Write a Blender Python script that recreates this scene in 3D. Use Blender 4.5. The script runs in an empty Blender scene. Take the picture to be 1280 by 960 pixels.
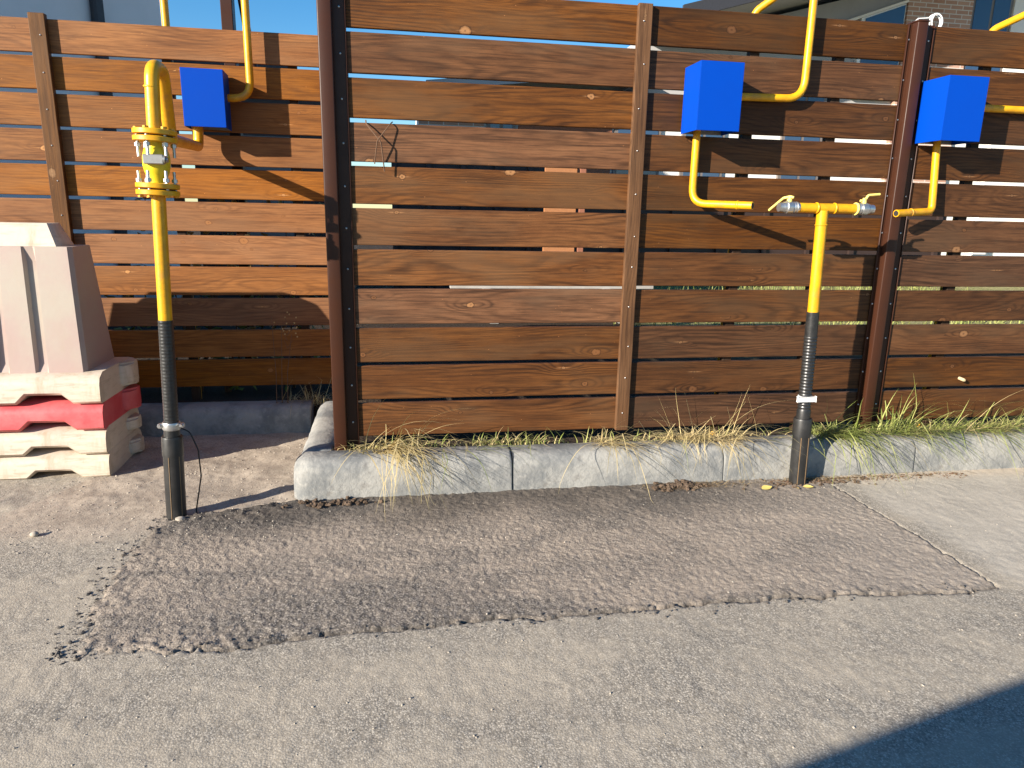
import bpy, bmesh, math, random
import numpy as np
from mathutils import Vector, Matrix
rng = random.Random(7)
nr = np.random.RandomState(5)
scene = bpy.context.scene
col = scene.collection
R = math.radians

# ---------------------------------------------------------------- camera
H = 1.19
f_px, pitch, roll, yaw = 876.7, R(13.436), R(1.142), R(9.685)
fwd = Vector((math.sin(yaw) * math.cos(pitch), math.cos(yaw) * math.cos(pitch), -math.sin(pitch)))
rgt = Vector((math.cos(yaw), -math.sin(yaw), 0))
up = rgt.cross(fwd)
r2 = rgt * math.cos(roll) + up * math.sin(roll)
u2 = -rgt * math.sin(roll) + up * math.cos(roll)
cam = bpy.data.cameras.new('camera')
cam.sensor_width = 36
cam.lens = f_px / 1280 * 36
cam.clip_start = 0.05
cam.clip_end = 2000
cam_o = bpy.data.objects.new('camera', cam)
m = Matrix((r2, u2, -fwd)).transposed().to_4x4()
m.translation = (0, 0, H)
cam_o.matrix_world = m
col.objects.link(cam_o)
scene.camera = cam_o

# ---------------------------------------------------------------- light
SUN = Vector((1.69, 1.0, -0.70)).normalized()      # direction the light travels
to_sun = -SUN
world = bpy.data.worlds.new('World')
scene.world = world
world.use_nodes = True
wn = world.node_tree.nodes
bg = wn['Background']
sky = wn.new('ShaderNodeTexSky')
sky.sky_type = 'NISHITA'
sky.sun_disc = False
sky.sun_elevation = math.asin(to_sun.z)
sky.sun_rotation = math.atan2(to_sun.x, to_sun.y)
sky.air_density = 1.0
sky.dust_density = 0.2
sky.ozone_density = 3.0
grade = wn.new('ShaderNodeHueSaturation')      # clear autumn sky: deeper blue overall
grade.inputs['Saturation'].default_value = 1.33
world.node_tree.links.new(sky.outputs[0], grade.inputs['Color'])
world.node_tree.links.new(grade.outputs[0], bg.inputs[0])
bg.inputs[1].default_value = 0.078
sl = bpy.data.lights.new('sun', 'SUN')
sl.energy = 5.0
sl.angle = R(0.5)
sl.color = (1.0, 0.91, 0.79)
so = bpy.data.objects.new('sun', sl)
so.rotation_euler = SUN.to_track_quat('-Z', 'Y').to_euler()
col.objects.link(so)
scene.view_settings.view_transform = 'Standard'
scene.view_settings.look = 'None'
scene.view_settings.gamma = 1
scene.view_settings.use_curve_mapping = False
scene.view_settings.exposure = 1.28

# ---------------------------------------------------------------- node helpers
class NT:
    def __init__(s, name):
        s.m = bpy.data.materials.new(name)
        s.m.use_nodes = True
        s.t = s.m.node_tree
        s.b = s.t.nodes['Principled BSDF']
    def n(s, kind, **kw):
        nd = s.t.nodes.new('ShaderNode' + kind)
        for k, v in kw.items():
            setattr(nd, k, v)
        return nd
    def l(s, a, b):
        s.t.links.new(a, b)
    def put(s, sock, v):
        if isinstance(v, bpy.types.NodeSocket):
            s.l(v, sock)
        elif v is not None:
            try:
                sock.default_value = v
            except Exception:
                sock.default_value = (*v, 1)
    def math(s, op, a, b=None, c=None, clamp=False):
        nd = s.n('Math', operation=op, use_clamp=clamp)
        for i, v in enumerate((a, b, c)):
            if v is not None:
                s.put(nd.inputs[i], v)
        return nd.outputs[0]
    def vmath(s, op, a, b=None):
        nd = s.n('VectorMath', operation=op)
        s.put(nd.inputs[0], a)
        if b is not None:
            s.put(nd.inputs[1], b)
        return nd.outputs['Value'] if op in ('LENGTH', 'DOT_PRODUCT') else nd.outputs[0]
    def obj(s):
        return s.n('TexCoord').outputs['Object']
    def noise(s, vec, scale, detail=3, rough=.55, dist=0):
        nd = s.n('TexNoise')
        s.put(nd.inputs['Vector'], vec)
        nd.inputs['Scale'].default_value = scale
        nd.inputs['Detail'].default_value = detail
        nd.inputs['Roughness'].default_value = rough
        nd.inputs['Distortion'].default_value = dist
        return nd.outputs[0]
    def vor(s, vec, scale, feature='F1', out='Distance'):
        nd = s.n('TexVoronoi', feature=feature)
        s.put(nd.inputs['Vector'], vec)
        nd.inputs['Scale'].default_value = scale
        return nd.outputs[out]
    def mr(s, v, a, b, c=0.0, d=1.0, smooth=True):
        nd = s.n('MapRange', interpolation_type='SMOOTHSTEP' if smooth else 'LINEAR')
        s.put(nd.inputs[0], v)
        for i, q in enumerate((a, b, c, d)):
            nd.inputs[i + 1].default_value = q
        return nd.outputs[0]
    def mix(s, fac, a, b, mode='MIX'):
        nd = s.n('Mix', data_type='RGBA', blend_type=mode)
        s.put(nd.inputs[0], fac)
        for i, v in ((6, a), (7, b)):
            s.put(nd.inputs[i], v if isinstance(v, bpy.types.NodeSocket) else (*v, 1))
        return nd.outputs[2]
    def bump(s, h, strength=.3, dist=.01):
        nd = s.n('Bump')
        nd.inputs['Strength'].default_value = strength
        nd.inputs['Distance'].default_value = dist
        s.put(nd.inputs['Height'], h)
        s.l(nd.outputs[0], s.b.inputs['Normal'])
    def fin(s, color=None, rough=None, metal=None, spec=None):
        s.put(s.b.inputs['Base Color'], color)
        s.put(s.b.inputs['Roughness'], rough)
        s.put(s.b.inputs['Metallic'], metal)
        s.put(s.b.inputs['Specular IOR Level'], spec)
        return s.m

def paint(name, c, c2=None, rough=.45, metal=0, spec=.5, scale=30, amount=.5, bump=0.0, bscale=200):
    t = NT(name)
    P = t.obj()
    n = t.noise(P, scale, 5, .65)
    c2 = c2 or tuple(x * .75 for x in c)
    f = t.math('MULTIPLY', t.mr(n, .38, .7), amount)
    colr = t.mix(f, c, c2)
    if bump:
        t.bump(t.noise(P, bscale, 3), bump, .002)
    return t.fin(colr, t.math('MULTIPLY_ADD', n, .25, rough - .12), metal, spec)

def wood(name, dark, mid, light, knots=1.0, streak=1.0, grey=None):
    t = NT(name)
    rnd = t.n('ObjectInfo').outputs['Random']
    off = t.n('CombineXYZ')
    t.put(off.inputs[0], t.math('MULTIPLY', rnd, 91.7))
    t.put(off.inputs[2], t.math('MULTIPLY', rnd, 37.3))
    P = t.vmath('ADD', t.obj(), off.outputs[0])
    sx = t.n('SeparateXYZ'); t.l(P, sx.inputs[0])
    flat = t.n('CombineXYZ'); t.l(sx.outputs[0], flat.inputs[0]); t.l(sx.outputs[2], flat.inputs[2])
    F = flat.outputs[0]
    # knots: one point per cell, measured in metres
    S = (2.6, 1.0, 6.0)
    sp = t.vmath('MULTIPLY', F, S)
    vor = t.n('TexVoronoi'); t.l(sp, vor.inputs['Vector']); vor.inputs['Scale'].default_value = 1.0
    vor.inputs['Randomness'].default_value = .95
    dv = t.vmath('MULTIPLY', t.vmath('SUBTRACT', sp, vor.outputs['Position']), (1 / S[0], 0, 1 / S[2]))
    cs = t.n('SeparateColor'); t.l(vor.outputs['Color'], cs.inputs[0])
    keep = t.math('GREATER_THAN', cs.outputs[0], .50)
    warp = t.math('MULTIPLY_ADD', t.noise(F, 60, 3), .016, -.008)
    dk = t.math('ADD', t.vmath('LENGTH', t.vmath('MULTIPLY', dv, (.8, 0, 1.1))), warp)
    dh = t.vmath('LENGTH', t.vmath('MULTIPLY', dv, (.30, 0, 1)))
    dspike = t.vmath('LENGTH', t.vmath('MULTIPLY', dv, (.20, 0, 2.6)))
    size = t.math('MULTIPLY_ADD', t.math('POWER', cs.outputs[1], 2.0), .015, .006)
    kmask = t.math('MULTIPLY', t.math('MULTIPLY', t.math('SUBTRACT', 1, t.math('DIVIDE', dk, size), clamp=True), 2.6, clamp=True), keep)
    kmask = t.math('MULTIPLY', kmask, knots)
    halo = t.math('MULTIPLY', t.mr(dh, 0, .042, 1, 0), keep)
    big = t.noise(t.vmath('MULTIPLY', F, (.55, 1, 3.2)), 1.6, 1.5, .4)
    ph = t.math('MULTIPLY_ADD', sx.outputs[2], 290, t.math('MULTIPLY', big, 120))
    ph = t.math('ADD', ph, t.math('MULTIPLY', halo, 15))
    wob = t.noise(t.vmath('MULTIPLY', F, (4, 1, 55)), 1.0, 4, .65)
    ph = t.math('ADD', ph, t.math('MULTIPLY', wob, 5.5))
    g = t.math('MULTIPLY_ADD', t.math('SINE', ph), .5, .5)
    g = t.math('POWER', g, 2.0)
    gm = t.mr(t.noise(t.vmath('MULTIPLY', F, (1.6, 1, 11)), 1.0, 3, .6), .36, .66, .15, 1)
    g = t.math('MULTIPLY', g, gm)
    fine = t.noise(t.vmath('MULTIPLY', F, (5, 1, 190)), 1.0, 3, .7)
    mid_ = t.noise(t.vmath('MULTIPLY', F, (2.4, 1, 62)), 1.0, 4, .65)
    tone = t.noise(t.vmath('MULTIPLY', F, (2.2, 1, 9)), 1.0, 5, .7)
    tone2 = t.noise(t.vmath('MULTIPLY', F, (1.2, 1, 4)), 1.3, 4, .6)
    c = t.mix(t.mr(tone, .32, .70), mid, light)
    c = t.mix(t.math('MULTIPLY', g, .78 * streak), c, dark)
    c = t.mix(t.math('MULTIPLY', t.mr(mid_, .46, .66), .60), c, dark)
    c = t.mix(t.math('MULTIPLY', t.mr(fine, .46, .68), .62), c, dark)
    if grey:
        c = t.mix(t.math('MULTIPLY', t.mr(tone2, .45, .68), .6), c, grey)
    blot = t.mr(t.noise(t.vmath('MULTIPLY', F, (3, 1, 7)), 1.7, 5, .7), .58, .76)
    c = t.mix(t.math('MULTIPLY', blot, .4), c, dark)
    per = t.math('MULTIPLY_ADD', t.math('FRACT', t.math('MULTIPLY', rnd, 13.7)), .36, .80)
    hv = t.n('HueSaturation'); t.l(c, hv.inputs['Color']); t.l(per, hv.inputs['Value'])
    t.put(hv.inputs['Saturation'], t.math('MULTIPLY_ADD', t.math('FRACT', t.math('MULTIPLY', rnd, 29.1)), .22, .92))
    c = hv.outputs[0]
    ring = t.mr(t.math('ABSOLUTE', t.math('SUBTRACT', dk, size)), 0, .003, 1, 0)
    ring = t.math('MULTIPLY', t.math('MULTIPLY', ring, keep), knots)
    pale = t.math('GREATER_THAN', cs.outputs[2], .55)
    kcol = t.mix(pale, tuple(x * 1.1 for x in light), tuple(x * y for x, y in zip(light, (2.1, 2.5, 2.9))))
    c = t.mix(t.math('MULTIPLY', kmask, .75), c, kcol)
    spk = t.math('MULTIPLY', t.math('MULTIPLY', t.mr(dspike, .002, .010, 1, 0), keep), pale)
    c = t.mix(t.math('MULTIPLY', spk, .7 * knots), c, kcol)
    c = t.mix(t.math('MULTIPLY', ring, .65), c, dark)
    core = t.math('MULTIPLY', t.math('MULTIPLY', t.mr(dk, .001, .006, 1, 0), keep), knots)
    c = t.mix(t.math('MULTIPLY', core, .55), c, dark)
    # tiny pale chips
    chip = t.math('LESS_THAN', t.vor(t.vmath('MULTIPLY', F, (1, 1, 1.6)), 23), .05)
    chip = t.math('MULTIPLY', chip, t.math('GREATER_THAN', t.noise(F, 9, 1), .56))
    c = t.mix(t.math('MULTIPLY', chip, .55), c, tuple(x * 2.6 for x in light))
    t.bump(t.math('ADD', t.math('MULTIPLY', g, -.35), t.math('MULTIPLY', fine, .8)), .35, .0015)
    return t.fin(c, t.math('MULTIPLY_ADD', fine, .25, .5), 0, .22)

M = {}
M['wood'] = wood('stained_board', (.025, .0100, .0038), (.104, .0395, .0132), (.172, .071, .0250), 1, 1, (.118, .062, .030))
M['wood_light'] = wood('pale_stained_board', (.082, .030, .0095), (.222, .085, .0245), (.292, .122, .038), .8, .65, (.205, .096, .040))
M['batten'] = wood('weathered_batten', (.040, .0175, .0072), (.102, .0465, .0180), (.148, .071, .0295), .7, .7, (.105, .056, .027))
M['wood_dark'] = wood('dark_stained_board', (.021, .0088, .0037), (.069, .0275, .0100), (.113, .048, .0182), 1, 1, (.062, .034, .017))
M['batten_shaded'] = wood('shaded_batten', (.02, .011, .007), (.035, .02, .012), (.05, .03, .018), .3)  # back battens: shade behind the boards put into a darker brown
M['post'] = paint('brown_enamel', (.044, .0155, .0075), (.036, .013, .007), .42, 0, .25, 14, .7, .08, 300)
M['yellow'] = paint('yellow_enamel', (.66, .33, .006), (.55, .26, .005), .36, 0, .5, 25, .6, .12, 120)
t = NT('worn_yellow_enamel')
P = t.obj()
n1 = t.noise(P, 18, 5, .65); n2 = t.noise(P, 70, 5, .7)
c = t.mix(t.mr(n1, .35, .7), (.68, .345, .006), (.56, .25, .005))
c = t.mix(t.math('MULTIPLY', t.mr(n2, .60, .70), .65), c, (.24, .10, .02))
c = t.mix(t.math('MULTIPLY', t.mr(t.noise(P, 9, 4, .7), .56, .7), .35), c, (.40, .22, .06))
t.bump(n2, .25, .002)
M['yellow'] = t.fin(c, t.math('MULTIPLY_ADD', n1, .35, .22), 0, .45)
M['yellow_bright'] = paint('lemon_enamel', (.66, .50, .012), (.58, .41, .01), .4, 0, .5, 25, .5, .1, 150)
M['yellow_pale'] = paint('pale_yellow_plastic', (.75, .62, .16), None, .4, 0, .5, 25, .4)
M['blue'] = paint('blue_enamel', (.0003, .048, .36), (.0003, .045, .34), .5, 0, .1, 6, .6, .02, 90)
M['zinc'] = paint('zinc_plated', (.55, .55, .54), (.35, .35, .34), .38, .9, .5, 60, .6)
M['steel'] = paint('grey_cast', (.33, .32, .30), (.22, .21, .2), .45, .7, .5, 80, .6)
M['rubber'] = paint('black_gasket', (.012, .011, .01), None, .7)
M['hdpe'] = paint('black_polyethylene', (.014, .014, .014), (.03, .028, .026), .42, 0, .5, 12, .7)
M['tape'] = paint('black_wrap', (.013, .013, .013), (.028, .027, .026), .38, 0, .5, 60, .7, .2, 160)
M['stripe'] = paint('faded_tan_stripe', (.16, .10, .05), None, .5)
M['white_plastic'] = paint('white_plastic', (.72, .72, .70), None, .45)
M['cable'] = paint('black_cable', (.01, .01, .01), None, .5)
M['straw'] = paint('dry_straw', (.56, .44, .22), (.40, .33, .14), .7, 0, .2, 9, .8)
M['litter'] = paint('brown_straw', (.24, .165, .085), (.36, .26, .13), .8, 0, .15, 12, .9)
M['green'] = paint('grass_green', (.20, .245, .055), (.42, .39, .15), .65, 0, .25, 7, .9)
M['soil'] = paint('dark_soil', (.055, .038, .026), (.11, .08, .055), .95, 0, .1, 40, .9, .8, 120)
M['clod'] = paint('soil_clod', (.12, .085, .06), (.065, .045, .03), .95, 0, .1, 50, .9, .8, 160)
M['crumb'] = paint('asphalt_crumb', (.13, .115, .10), (.07, .06, .052), .9, 0, .2, 90, .9)
M['pebble'] = paint('pale_stone', (.42, .37, .30), (.26, .22, .18), .85, 0, .2, 60, .8)
M['leaf_dry'] = paint('dry_leaf', (.42, .30, .13), (.26, .17, .07), .75, 0, .2, 40, .7)
M['leaf_green'] = paint('green_leaf', (.10, .16, .03), (.19, .22, .06), .6, 0, .3, 20, .7)
M['leaf_yellow'] = paint('yellow_leaf', (.62, .48, .14), None, .7, 0, .2, 40)
M['twig'] = paint('twig_bark', (.13, .075, .045), (.07, .04, .025), .8, 0, .2, 60)
M['twig_dark'] = paint('dark_twig_bark', (.03, .017, .011), None, .8, 0, .2, 60)
M['grey_wall'] = paint('grey_render', (.76, .70, .68), (.70, .65, .63), .9, 0, .2, 3, .6, .2, 150)
M['white_wall'] = paint('white_render', (.74, .71, .66), (.68, .65, .6), .9, 0, .2, 3, .5, .2, 150)
M['soffit'] = paint('grey_soffit', (.36, .35, .34), (.31, .30, .29), .8, 0, .3, 2, .6)
M['roof_dark'] = paint('dark_roof', (.03, .03, .035), None, .6)
M['dark_brown'] = paint('dark_brown_sheet', (.032, .017, .013), None, .6)
M['red_brown'] = paint('red_brown_render', (.26, .10, .055), None, .85)
M['orange_wood'] = paint('orange_boards', (.36, .15, .055), None, .7)
M['timber'] = paint('sawn_timber', (.52, .40, .23), (.40, .33, .22), .8, 0, .2, 6, .8)
M['timber_grey'] = paint('grey_timber', (.36, .34, .31), None, .85, 0, .2, 6, .8)
M['frame_grey'] = paint('grey_frame', (.16, .14, .13), None, .5)
M['frame_white'] = paint('white_frame', (.75, .75, .73), None, .5)
M['car_paint'] = paint('dark_car_paint', (.03, .035, .045), None, .25)
M['tyre'] = paint('tyre_rubber', (.015, .015, .015), None, .8)

t = NT('window_glass')
M['glass'] = t.fin((.03, .06, .12), .06, 0, .9)

t = NT('barrier_white_plastic')
P = t.obj()
a = t.mr(t.noise(P, 3.2, 4, .6), .35, .68)
b = t.mr(t.noise(t.vmath('MULTIPLY', P, (9, 9, 1.5)), 1.3, 5, .7), .45, .75)
c = t.mix(a, (.56, .49, .38), (.50, .41, .33))
c = t.mix(t.math('MULTIPLY', b, .8), c, (.30, .225, .135))
c = t.mix(t.math('MULTIPLY', t.mr(t.noise(P, 26, 5, .7), .56, .74), .45), c, (.26, .21, .14))
t.bump(t.noise(P, 60, 4), .12, .004)
sxb = t.n('SeparateXYZ'); t.l(P, sxb.inputs[0])
c = t.mix(t.math('MULTIPLY', t.mr(t.noise(t.vmath('MULTIPLY', P, (2, 2, 14)), 3.0, 5, .7), .48, .68), .5), c, (.30, .24, .16))
M['barrier_white'] = t.fin(c, .5, 0, .4)
t = NT('barrier_pink_plastic')
P = t.obj()
a = t.mr(t.noise(P, 3.0, 4, .6), .30, .66)
b = t.mr(t.noise(t.vmath('MULTIPLY', P, (6, 6, 2)), 1.6, 5, .7), .5, .8)
c = t.mix(a, (.36, .315, .255), (.36, .262, .228))
c = t.mix(t.math('MULTIPLY', b, .45), c, (.34, .27, .20))
t.bump(t.noise(P, 50, 4), .1, .004)
M['barrier_pink'] = t.fin(c, .5, 0, .4)
t = NT('barrier_red_plastic')
P = t.obj()
a = t.mr(t.noise(P, 7, 5, .65), .35, .72)
c = t.mix(a, (.50, .055, .062), (.53, .12, .12))
t.bump(t.noise(P, 60, 4), .12, .004)
M['barrier_red'] = t.fin(c, .48, 0, .4)

# concrete kerb
t = NT('kerb_concrete')
P = t.obj()
a = t.noise(P, 5, 6, .65)
b = t.noise(P, 38, 5, .7)
v = t.vor(P, 240)
c = t.mix(t.mr(a, .36, .64), (.155, .16, .158), (.30, .293, .268))
c = t.mix(t.math('MULTIPLY', t.mr(b, .5, .75), .5), c, (.38, .365, .33))
c = t.mix(t.math('MULTIPLY', t.mr(t.noise(P, 11, 5, .75), .54, .70), .6), c, (.15, .14, .125))
pit = t.math('MULTIPLY', t.mr(v, .0, .25, 1, 0), t.mr(b, .5, .6))
c = t.mix(t.math('MULTIPLY', pit, .6), c, (.12, .11, .1))
t.bump(t.math('SUBTRACT', t.math('MULTIPLY', b, 1.4), pit), .7, .005)
M['kerb'] = t.fin(c, .88, 0, .25)

def asphalt(name, base, lite, dark, dust, dust_dark, patch=False):
    t = NT(name)
    P = t.obj()
    warp = t.vmath('ADD', P, t.vmath('MULTIPLY', t.n('TexNoise').outputs[1], (0.0, 0.0, 0.0)))
    v1 = t.n('TexVoronoi'); t.l(P, v1.inputs['Vector']); v1.inputs['Scale'].default_value = 190 if not patch else 150
    v2 = t.n('TexVoronoi'); t.l(P, v2.inputs['Vector']); v2.inputs['Scale'].default_value = 300
    cell = t.n('SeparateColor'); t.l(v1.outputs['Color'], cell.inputs[0])
    cell2 = t.n('SeparateColor'); t.l(v2.outputs['Color'], cell2.inputs[0])
    c = t.mix(t.mr(cell.outputs[0], .2, 1.0), base, lite)
    c = t.mix(t.math('MULTIPLY', t.math('GREATER_THAN', cell.outputs[1], .80), .6), c, dark)
    c = t.mix(t.math('MULTIPLY', t.math('GREATER_THAN', cell2.outputs[1], .88), .55), c, tuple(x * 1.6 for x in lite))
    edge = t.mr(v1.outputs['Distance'], .35, .62)
    c = t.mix(t.math('MULTIPLY', edge, .5), c, dark)
    # dust collecting in streaks along the lane
    d1 = t.noise(t.vmath('MULTIPLY', P, (.7, 2.6, 1)), 1.1, 6, .62, .5)
    d2 = t.noise(P, 5.5, 6, .7)
    dm = t.math('MULTIPLY_ADD', d2, .45, t.math('MULTIPLY', d1, .65))
    c = t.mix(t.math('MULTIPLY', t.mr(dm, .44, .66), .62 if not patch else .6), c, dust)
    d3 = t.noise(t.vmath('MULTIPLY', P, (1.0, 1.7, 1)), 2.3, 5, .65, .3)
    c = t.mix(t.math('MULTIPLY', t.mr(d3, .52, .74), .45), c, dust_dark)
    sx = t.n('SeparateXYZ'); t.l(P, sx.inputs[0])
    if patch:
        # fresh tarry strip along the kerb, darker colour along the crumbly rim
        wob = t.math('MULTIPLY_ADD', t.noise(P, 3.0, 4, .6), .5, -.25)
        yy = t.math('ADD', sx.outputs[1], wob)
        xx = t.mr(t.math('ADD', sx.outputs[0], wob), 1.2, 1.9, 1, .25)
        fade = t.mr(t.math('ADD', sx.outputs[0], t.math('MULTIPLY', wob, 1.6)), .9, 2.1)
        c = t.mix(t.math('MULTIPLY', fade, .55), c, (.37, .315, .255))
        k = t.math('MULTIPLY', t.mr(yy, 2.42, 2.85), xx)
        c = t.mix(t.math('MULTIPLY', k, .72), c, (.035, .031, .028))
        # darker colour following the broken edge of the patch
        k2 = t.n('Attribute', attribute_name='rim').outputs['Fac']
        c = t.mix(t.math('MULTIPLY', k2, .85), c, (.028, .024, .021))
    else:
        # sand washed into the bay beside the kerb return
        wob = t.math('MULTIPLY_ADD', t.noise(P, 2.2, 5, .65), .9, -.45)
        ky = t.mr(t.math('ADD', sx.outputs[1], t.math('MULTIPLY', wob, .6)), 2.52, 2.72)
        kx = t.mr(t.math('ADD', sx.outputs[0], t.math('MULTIPLY', wob, .4)), -.45, -.2, 1, 0)
        kx2 = t.mr(t.math('ADD', sx.outputs[0], t.math('MULTIPLY', sx.outputs[1], -.45)), -2.86, -2.80)
        sand = t.math('MULTIPLY', t.math('MULTIPLY', ky, kx), kx2)
        scol = t.mix(t.mr(d2, .35, .65), (.30, .245, .19), (.43, .36, .28))
        scol = t.mix(t.math('MULTIPLY', t.math('GREATER_THAN', cell.outputs[1], .86), .5), scol, (.13, .10, .08))
        c = t.mix(t.math('MULTIPLY', sand, .85), c, scol)
        # paler, smoother surfacing beyond the patch
        kp = t.math('MULTIPLY', t.mr(t.math('ADD', sx.outputs[0], t.math('MULTIPLY', wob, .12)), 2.03, 2.16), t.mr(t.math('ADD', sx.outputs[1], t.math('MULTIPLY', wob, .9)), 1.70, 2.05))
        pc = t.mix(t.mr(d2, .3, .7), (.42, .38, .315), (.50, .455, .38))
        c = t.mix(t.math('MULTIPLY', kp, .6), c, pc)
        # pale dust at the foot of the kerb on the right
        kr = t.math('MULTIPLY', t.mr(t.math('ADD', sx.outputs[1], t.math('MULTIPLY', wob, .25)), 2.74, 2.88), t.mr(sx.outputs[0], 1.95, 2.2))
        c = t.mix(t.math('MULTIPLY', kr, .7), c, (.50, .41, .31))
    hgt = t.math('MULTIPLY_ADD', v1.outputs['Distance'], -.9, t.math('MULTIPLY', cell.outputs[2], .45))
    hgt = t.math('ADD', hgt, t.math('MULTIPLY', v2.outputs['Distance'], -.4))
    hgt = t.math('ADD', hgt, t.math('MULTIPLY', t.noise(P, 30, 4, .6), 1.0))
    t.bump(hgt, .42 if patch else .30, .0036 if patch else .0026)
    return t.fin(c, .9, 0, .25)
M['road'] = asphalt('worn_asphalt', (.285, .253, .206), (.45, .402, .328), (.125, .110, .090), (.415, .358, .276), (.27, .234, .186))
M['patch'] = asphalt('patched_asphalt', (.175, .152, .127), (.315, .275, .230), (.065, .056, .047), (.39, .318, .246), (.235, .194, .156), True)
t = NT('yard_turf')
P = t.obj()
a = t.noise(P, 2.5, 6, .7); b = t.noise(P, 40, 4, .7)
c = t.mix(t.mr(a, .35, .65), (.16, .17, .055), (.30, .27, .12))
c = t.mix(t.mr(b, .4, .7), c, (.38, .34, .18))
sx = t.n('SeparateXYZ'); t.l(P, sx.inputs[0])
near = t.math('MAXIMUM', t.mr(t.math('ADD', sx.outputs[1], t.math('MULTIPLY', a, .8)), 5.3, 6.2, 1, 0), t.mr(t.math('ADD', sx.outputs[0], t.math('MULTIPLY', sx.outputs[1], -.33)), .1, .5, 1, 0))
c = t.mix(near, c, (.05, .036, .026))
t.bump(b, 1.0, .03)
M['turf'] = t.fin(c, .95, 0, .1)
t = NT('brick_wall')
P = t.obj()
br = t.n('TexBrick'); 
rot = t.n('Mapping'); rot.inputs['Rotation'].default_value = (R(-90), 0, 0); t.l(P, rot.inputs[0]); t.l(rot.outputs[0], br.inputs[0])
br.inputs['Color1'].default_value = (.36, .20, .14, 1); br.inputs['Color2'].default_value = (.44, .27, .20, 1); br.inputs['Mortar'].default_value = (.55, .51, .46, 1)
br.inputs['Scale'].default_value = 1; br.inputs['Brick Width'].default_value = .25; br.inputs['Row Height'].default_value = .075; br.inputs['Mortar Size'].default_value = .008
M['brick'] = t.fin(br.outputs[0], .9, 0, .2)

# ---------------------------------------------------------------- mesh helpers
def link(name, me, mat, parent=None):
    o = bpy.data.objects.new(name, me)
    if mat is not None and len(me.materials) == 0:
        me.materials.append(M[mat] if isinstance(mat, str) else mat)
    col.objects.link(o)
    if parent is not None:
        o.parent = parent
    return o
def ob(name, bm, mat, parent=None, smooth=None, loc=None):
    bmesh.ops.recalc_face_normals(bm, faces=bm.faces)
    me = bpy.data.meshes.new(name)
    bm.to_mesh(me); bm.free()
    if smooth is not None:
        me.shade_smooth()
        if smooth < 179:
            me.set_sharp_from_angle(angle=R(smooth))
    o = link(name, me, mat, parent)
    if loc is not None:
        o.location = loc
    return o
def tag(o, label=None, cat=None, group=None, kind=None):
    if label: o['label'] = label
    if cat: o['category'] = cat
    if group: o['group'] = group
    if kind: o['kind'] = kind
    return o
def thing(name, loc, label, cat, group=None):
    o = bpy.data.objects.new(name, None)
    o.empty_display_size = .05
    col.objects.link(o); o.location = loc
    return tag(o, label, cat, group)
def box(bm, a, b, bev=0, seg=1):
    r = bmesh.ops.create_cube(bm, size=1)
    vs = r['verts']
    a, b = Vector(a), Vector(b)
    for v in vs:
        v.co = Vector(((a[i] + b[i]) / 2 + v.co[i] * (b[i] - a[i]) for i in range(3)))
    if bev:
        es = list({e for v in vs for e in v.link_edges})
        bmesh.ops.bevel(bm, geom=es, offset=bev, segments=seg, profile=.5, affect='EDGES')
    return bm
def B(*args, **kw):
    return box(bmesh.new(), *args, **kw)
def fillet(pts, rad, seg=7):
    pts = [Vector(p) for p in pts]
    out = [pts[0]]
    for i in range(1, len(pts) - 1):
        p0, p, p1 = pts[i - 1], pts[i], pts[i + 1]
        r = rad[i] if isinstance(rad, (list, tuple)) else rad
        u, w = (p0 - p), (p1 - p)
        lu, lw = u.length, w.length
        u.normalize(); w.normalize()
        ang = u.angle(w)
        if ang > 3.1 or r <= 0:
            out.append(p); continue
        tl = min(r / math.tan(ang / 2), lu * .49, lw * .49)
        a, b = p + u * tl, p + w * tl
        for k in range(seg + 1):
            s = k / seg
            out.append(a * (1 - s) ** 2 + p * 2 * s * (1 - s) + b * s ** 2)
    out.append(pts[-1])
    return out
def sweep(bm, path, rad, n=14, cap=True):
    path = [Vector(p) for p in path]
    rings = []
    tprev = None; nrm = None
    for i, p in enumerate(path):
        if i == 0: tg = path[1] - p
        elif i == len(path) - 1: tg = p - path[i - 1]
        else: tg = (path[i + 1] - p).normalized() + (p - path[i - 1]).normalized()
        tg.normalize()
        if nrm is None:
            a = Vector((0, 0, 1)) if abs(tg.z) < .9 else Vector((1, 0, 0))
            nrm = tg.cross(a).normalized()
        else:
            nrm = (nrm - tg * nrm.dot(tg)).normalized()
        bn = tg.cross(nrm)
        r = rad[i] if isinstance(rad, (list, tuple)) else rad
        rings.append([bm.verts.new(p + (nrm * math.cos(2 * math.pi * k / n) + bn * math.sin(2 * math.pi * k / n)) * r) for k in range(n)])
    for a, b in zip(rings, rings[1:]):
        for k in range(n):
            bm.faces.new((a[k], a[(k + 1) % n], b[(k + 1) % n], b[k]))
    if cap:
        bm.faces.new(rings[0][::-1]); bm.faces.new(rings[-1])
    return bm
def tube(pts, r, bend=.05, n=14, cap=True):
    return sweep(bmesh.new(), fillet(pts, bend), r, n, cap)
def rod(a, b, prof, n=20, bm=None):
    """lathe along a->b; prof = list of (fraction, radius)"""
    a, b = Vector(a), Vector(b)
    return sweep(bm or bmesh.new(), [a.lerp(b, s) for s, _ in prof], [q for _, q in prof], n)
def prism_x(bm, prof, x0, x1):
    """extrude a closed (y,z) outline along x"""
    lo = [bm.verts.new((x0, y, z)) for y, z in prof]
    hi = [bm.verts.new((x1, y, z)) for y, z in prof]
    n = len(prof)
    for k in range(n):
        bm.faces.new((lo[k], lo[(k + 1) % n], hi[(k + 1) % n], hi[k]))
    bm.faces.new(lo[::-1]); bm.faces.new(hi)
    return bm
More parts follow.
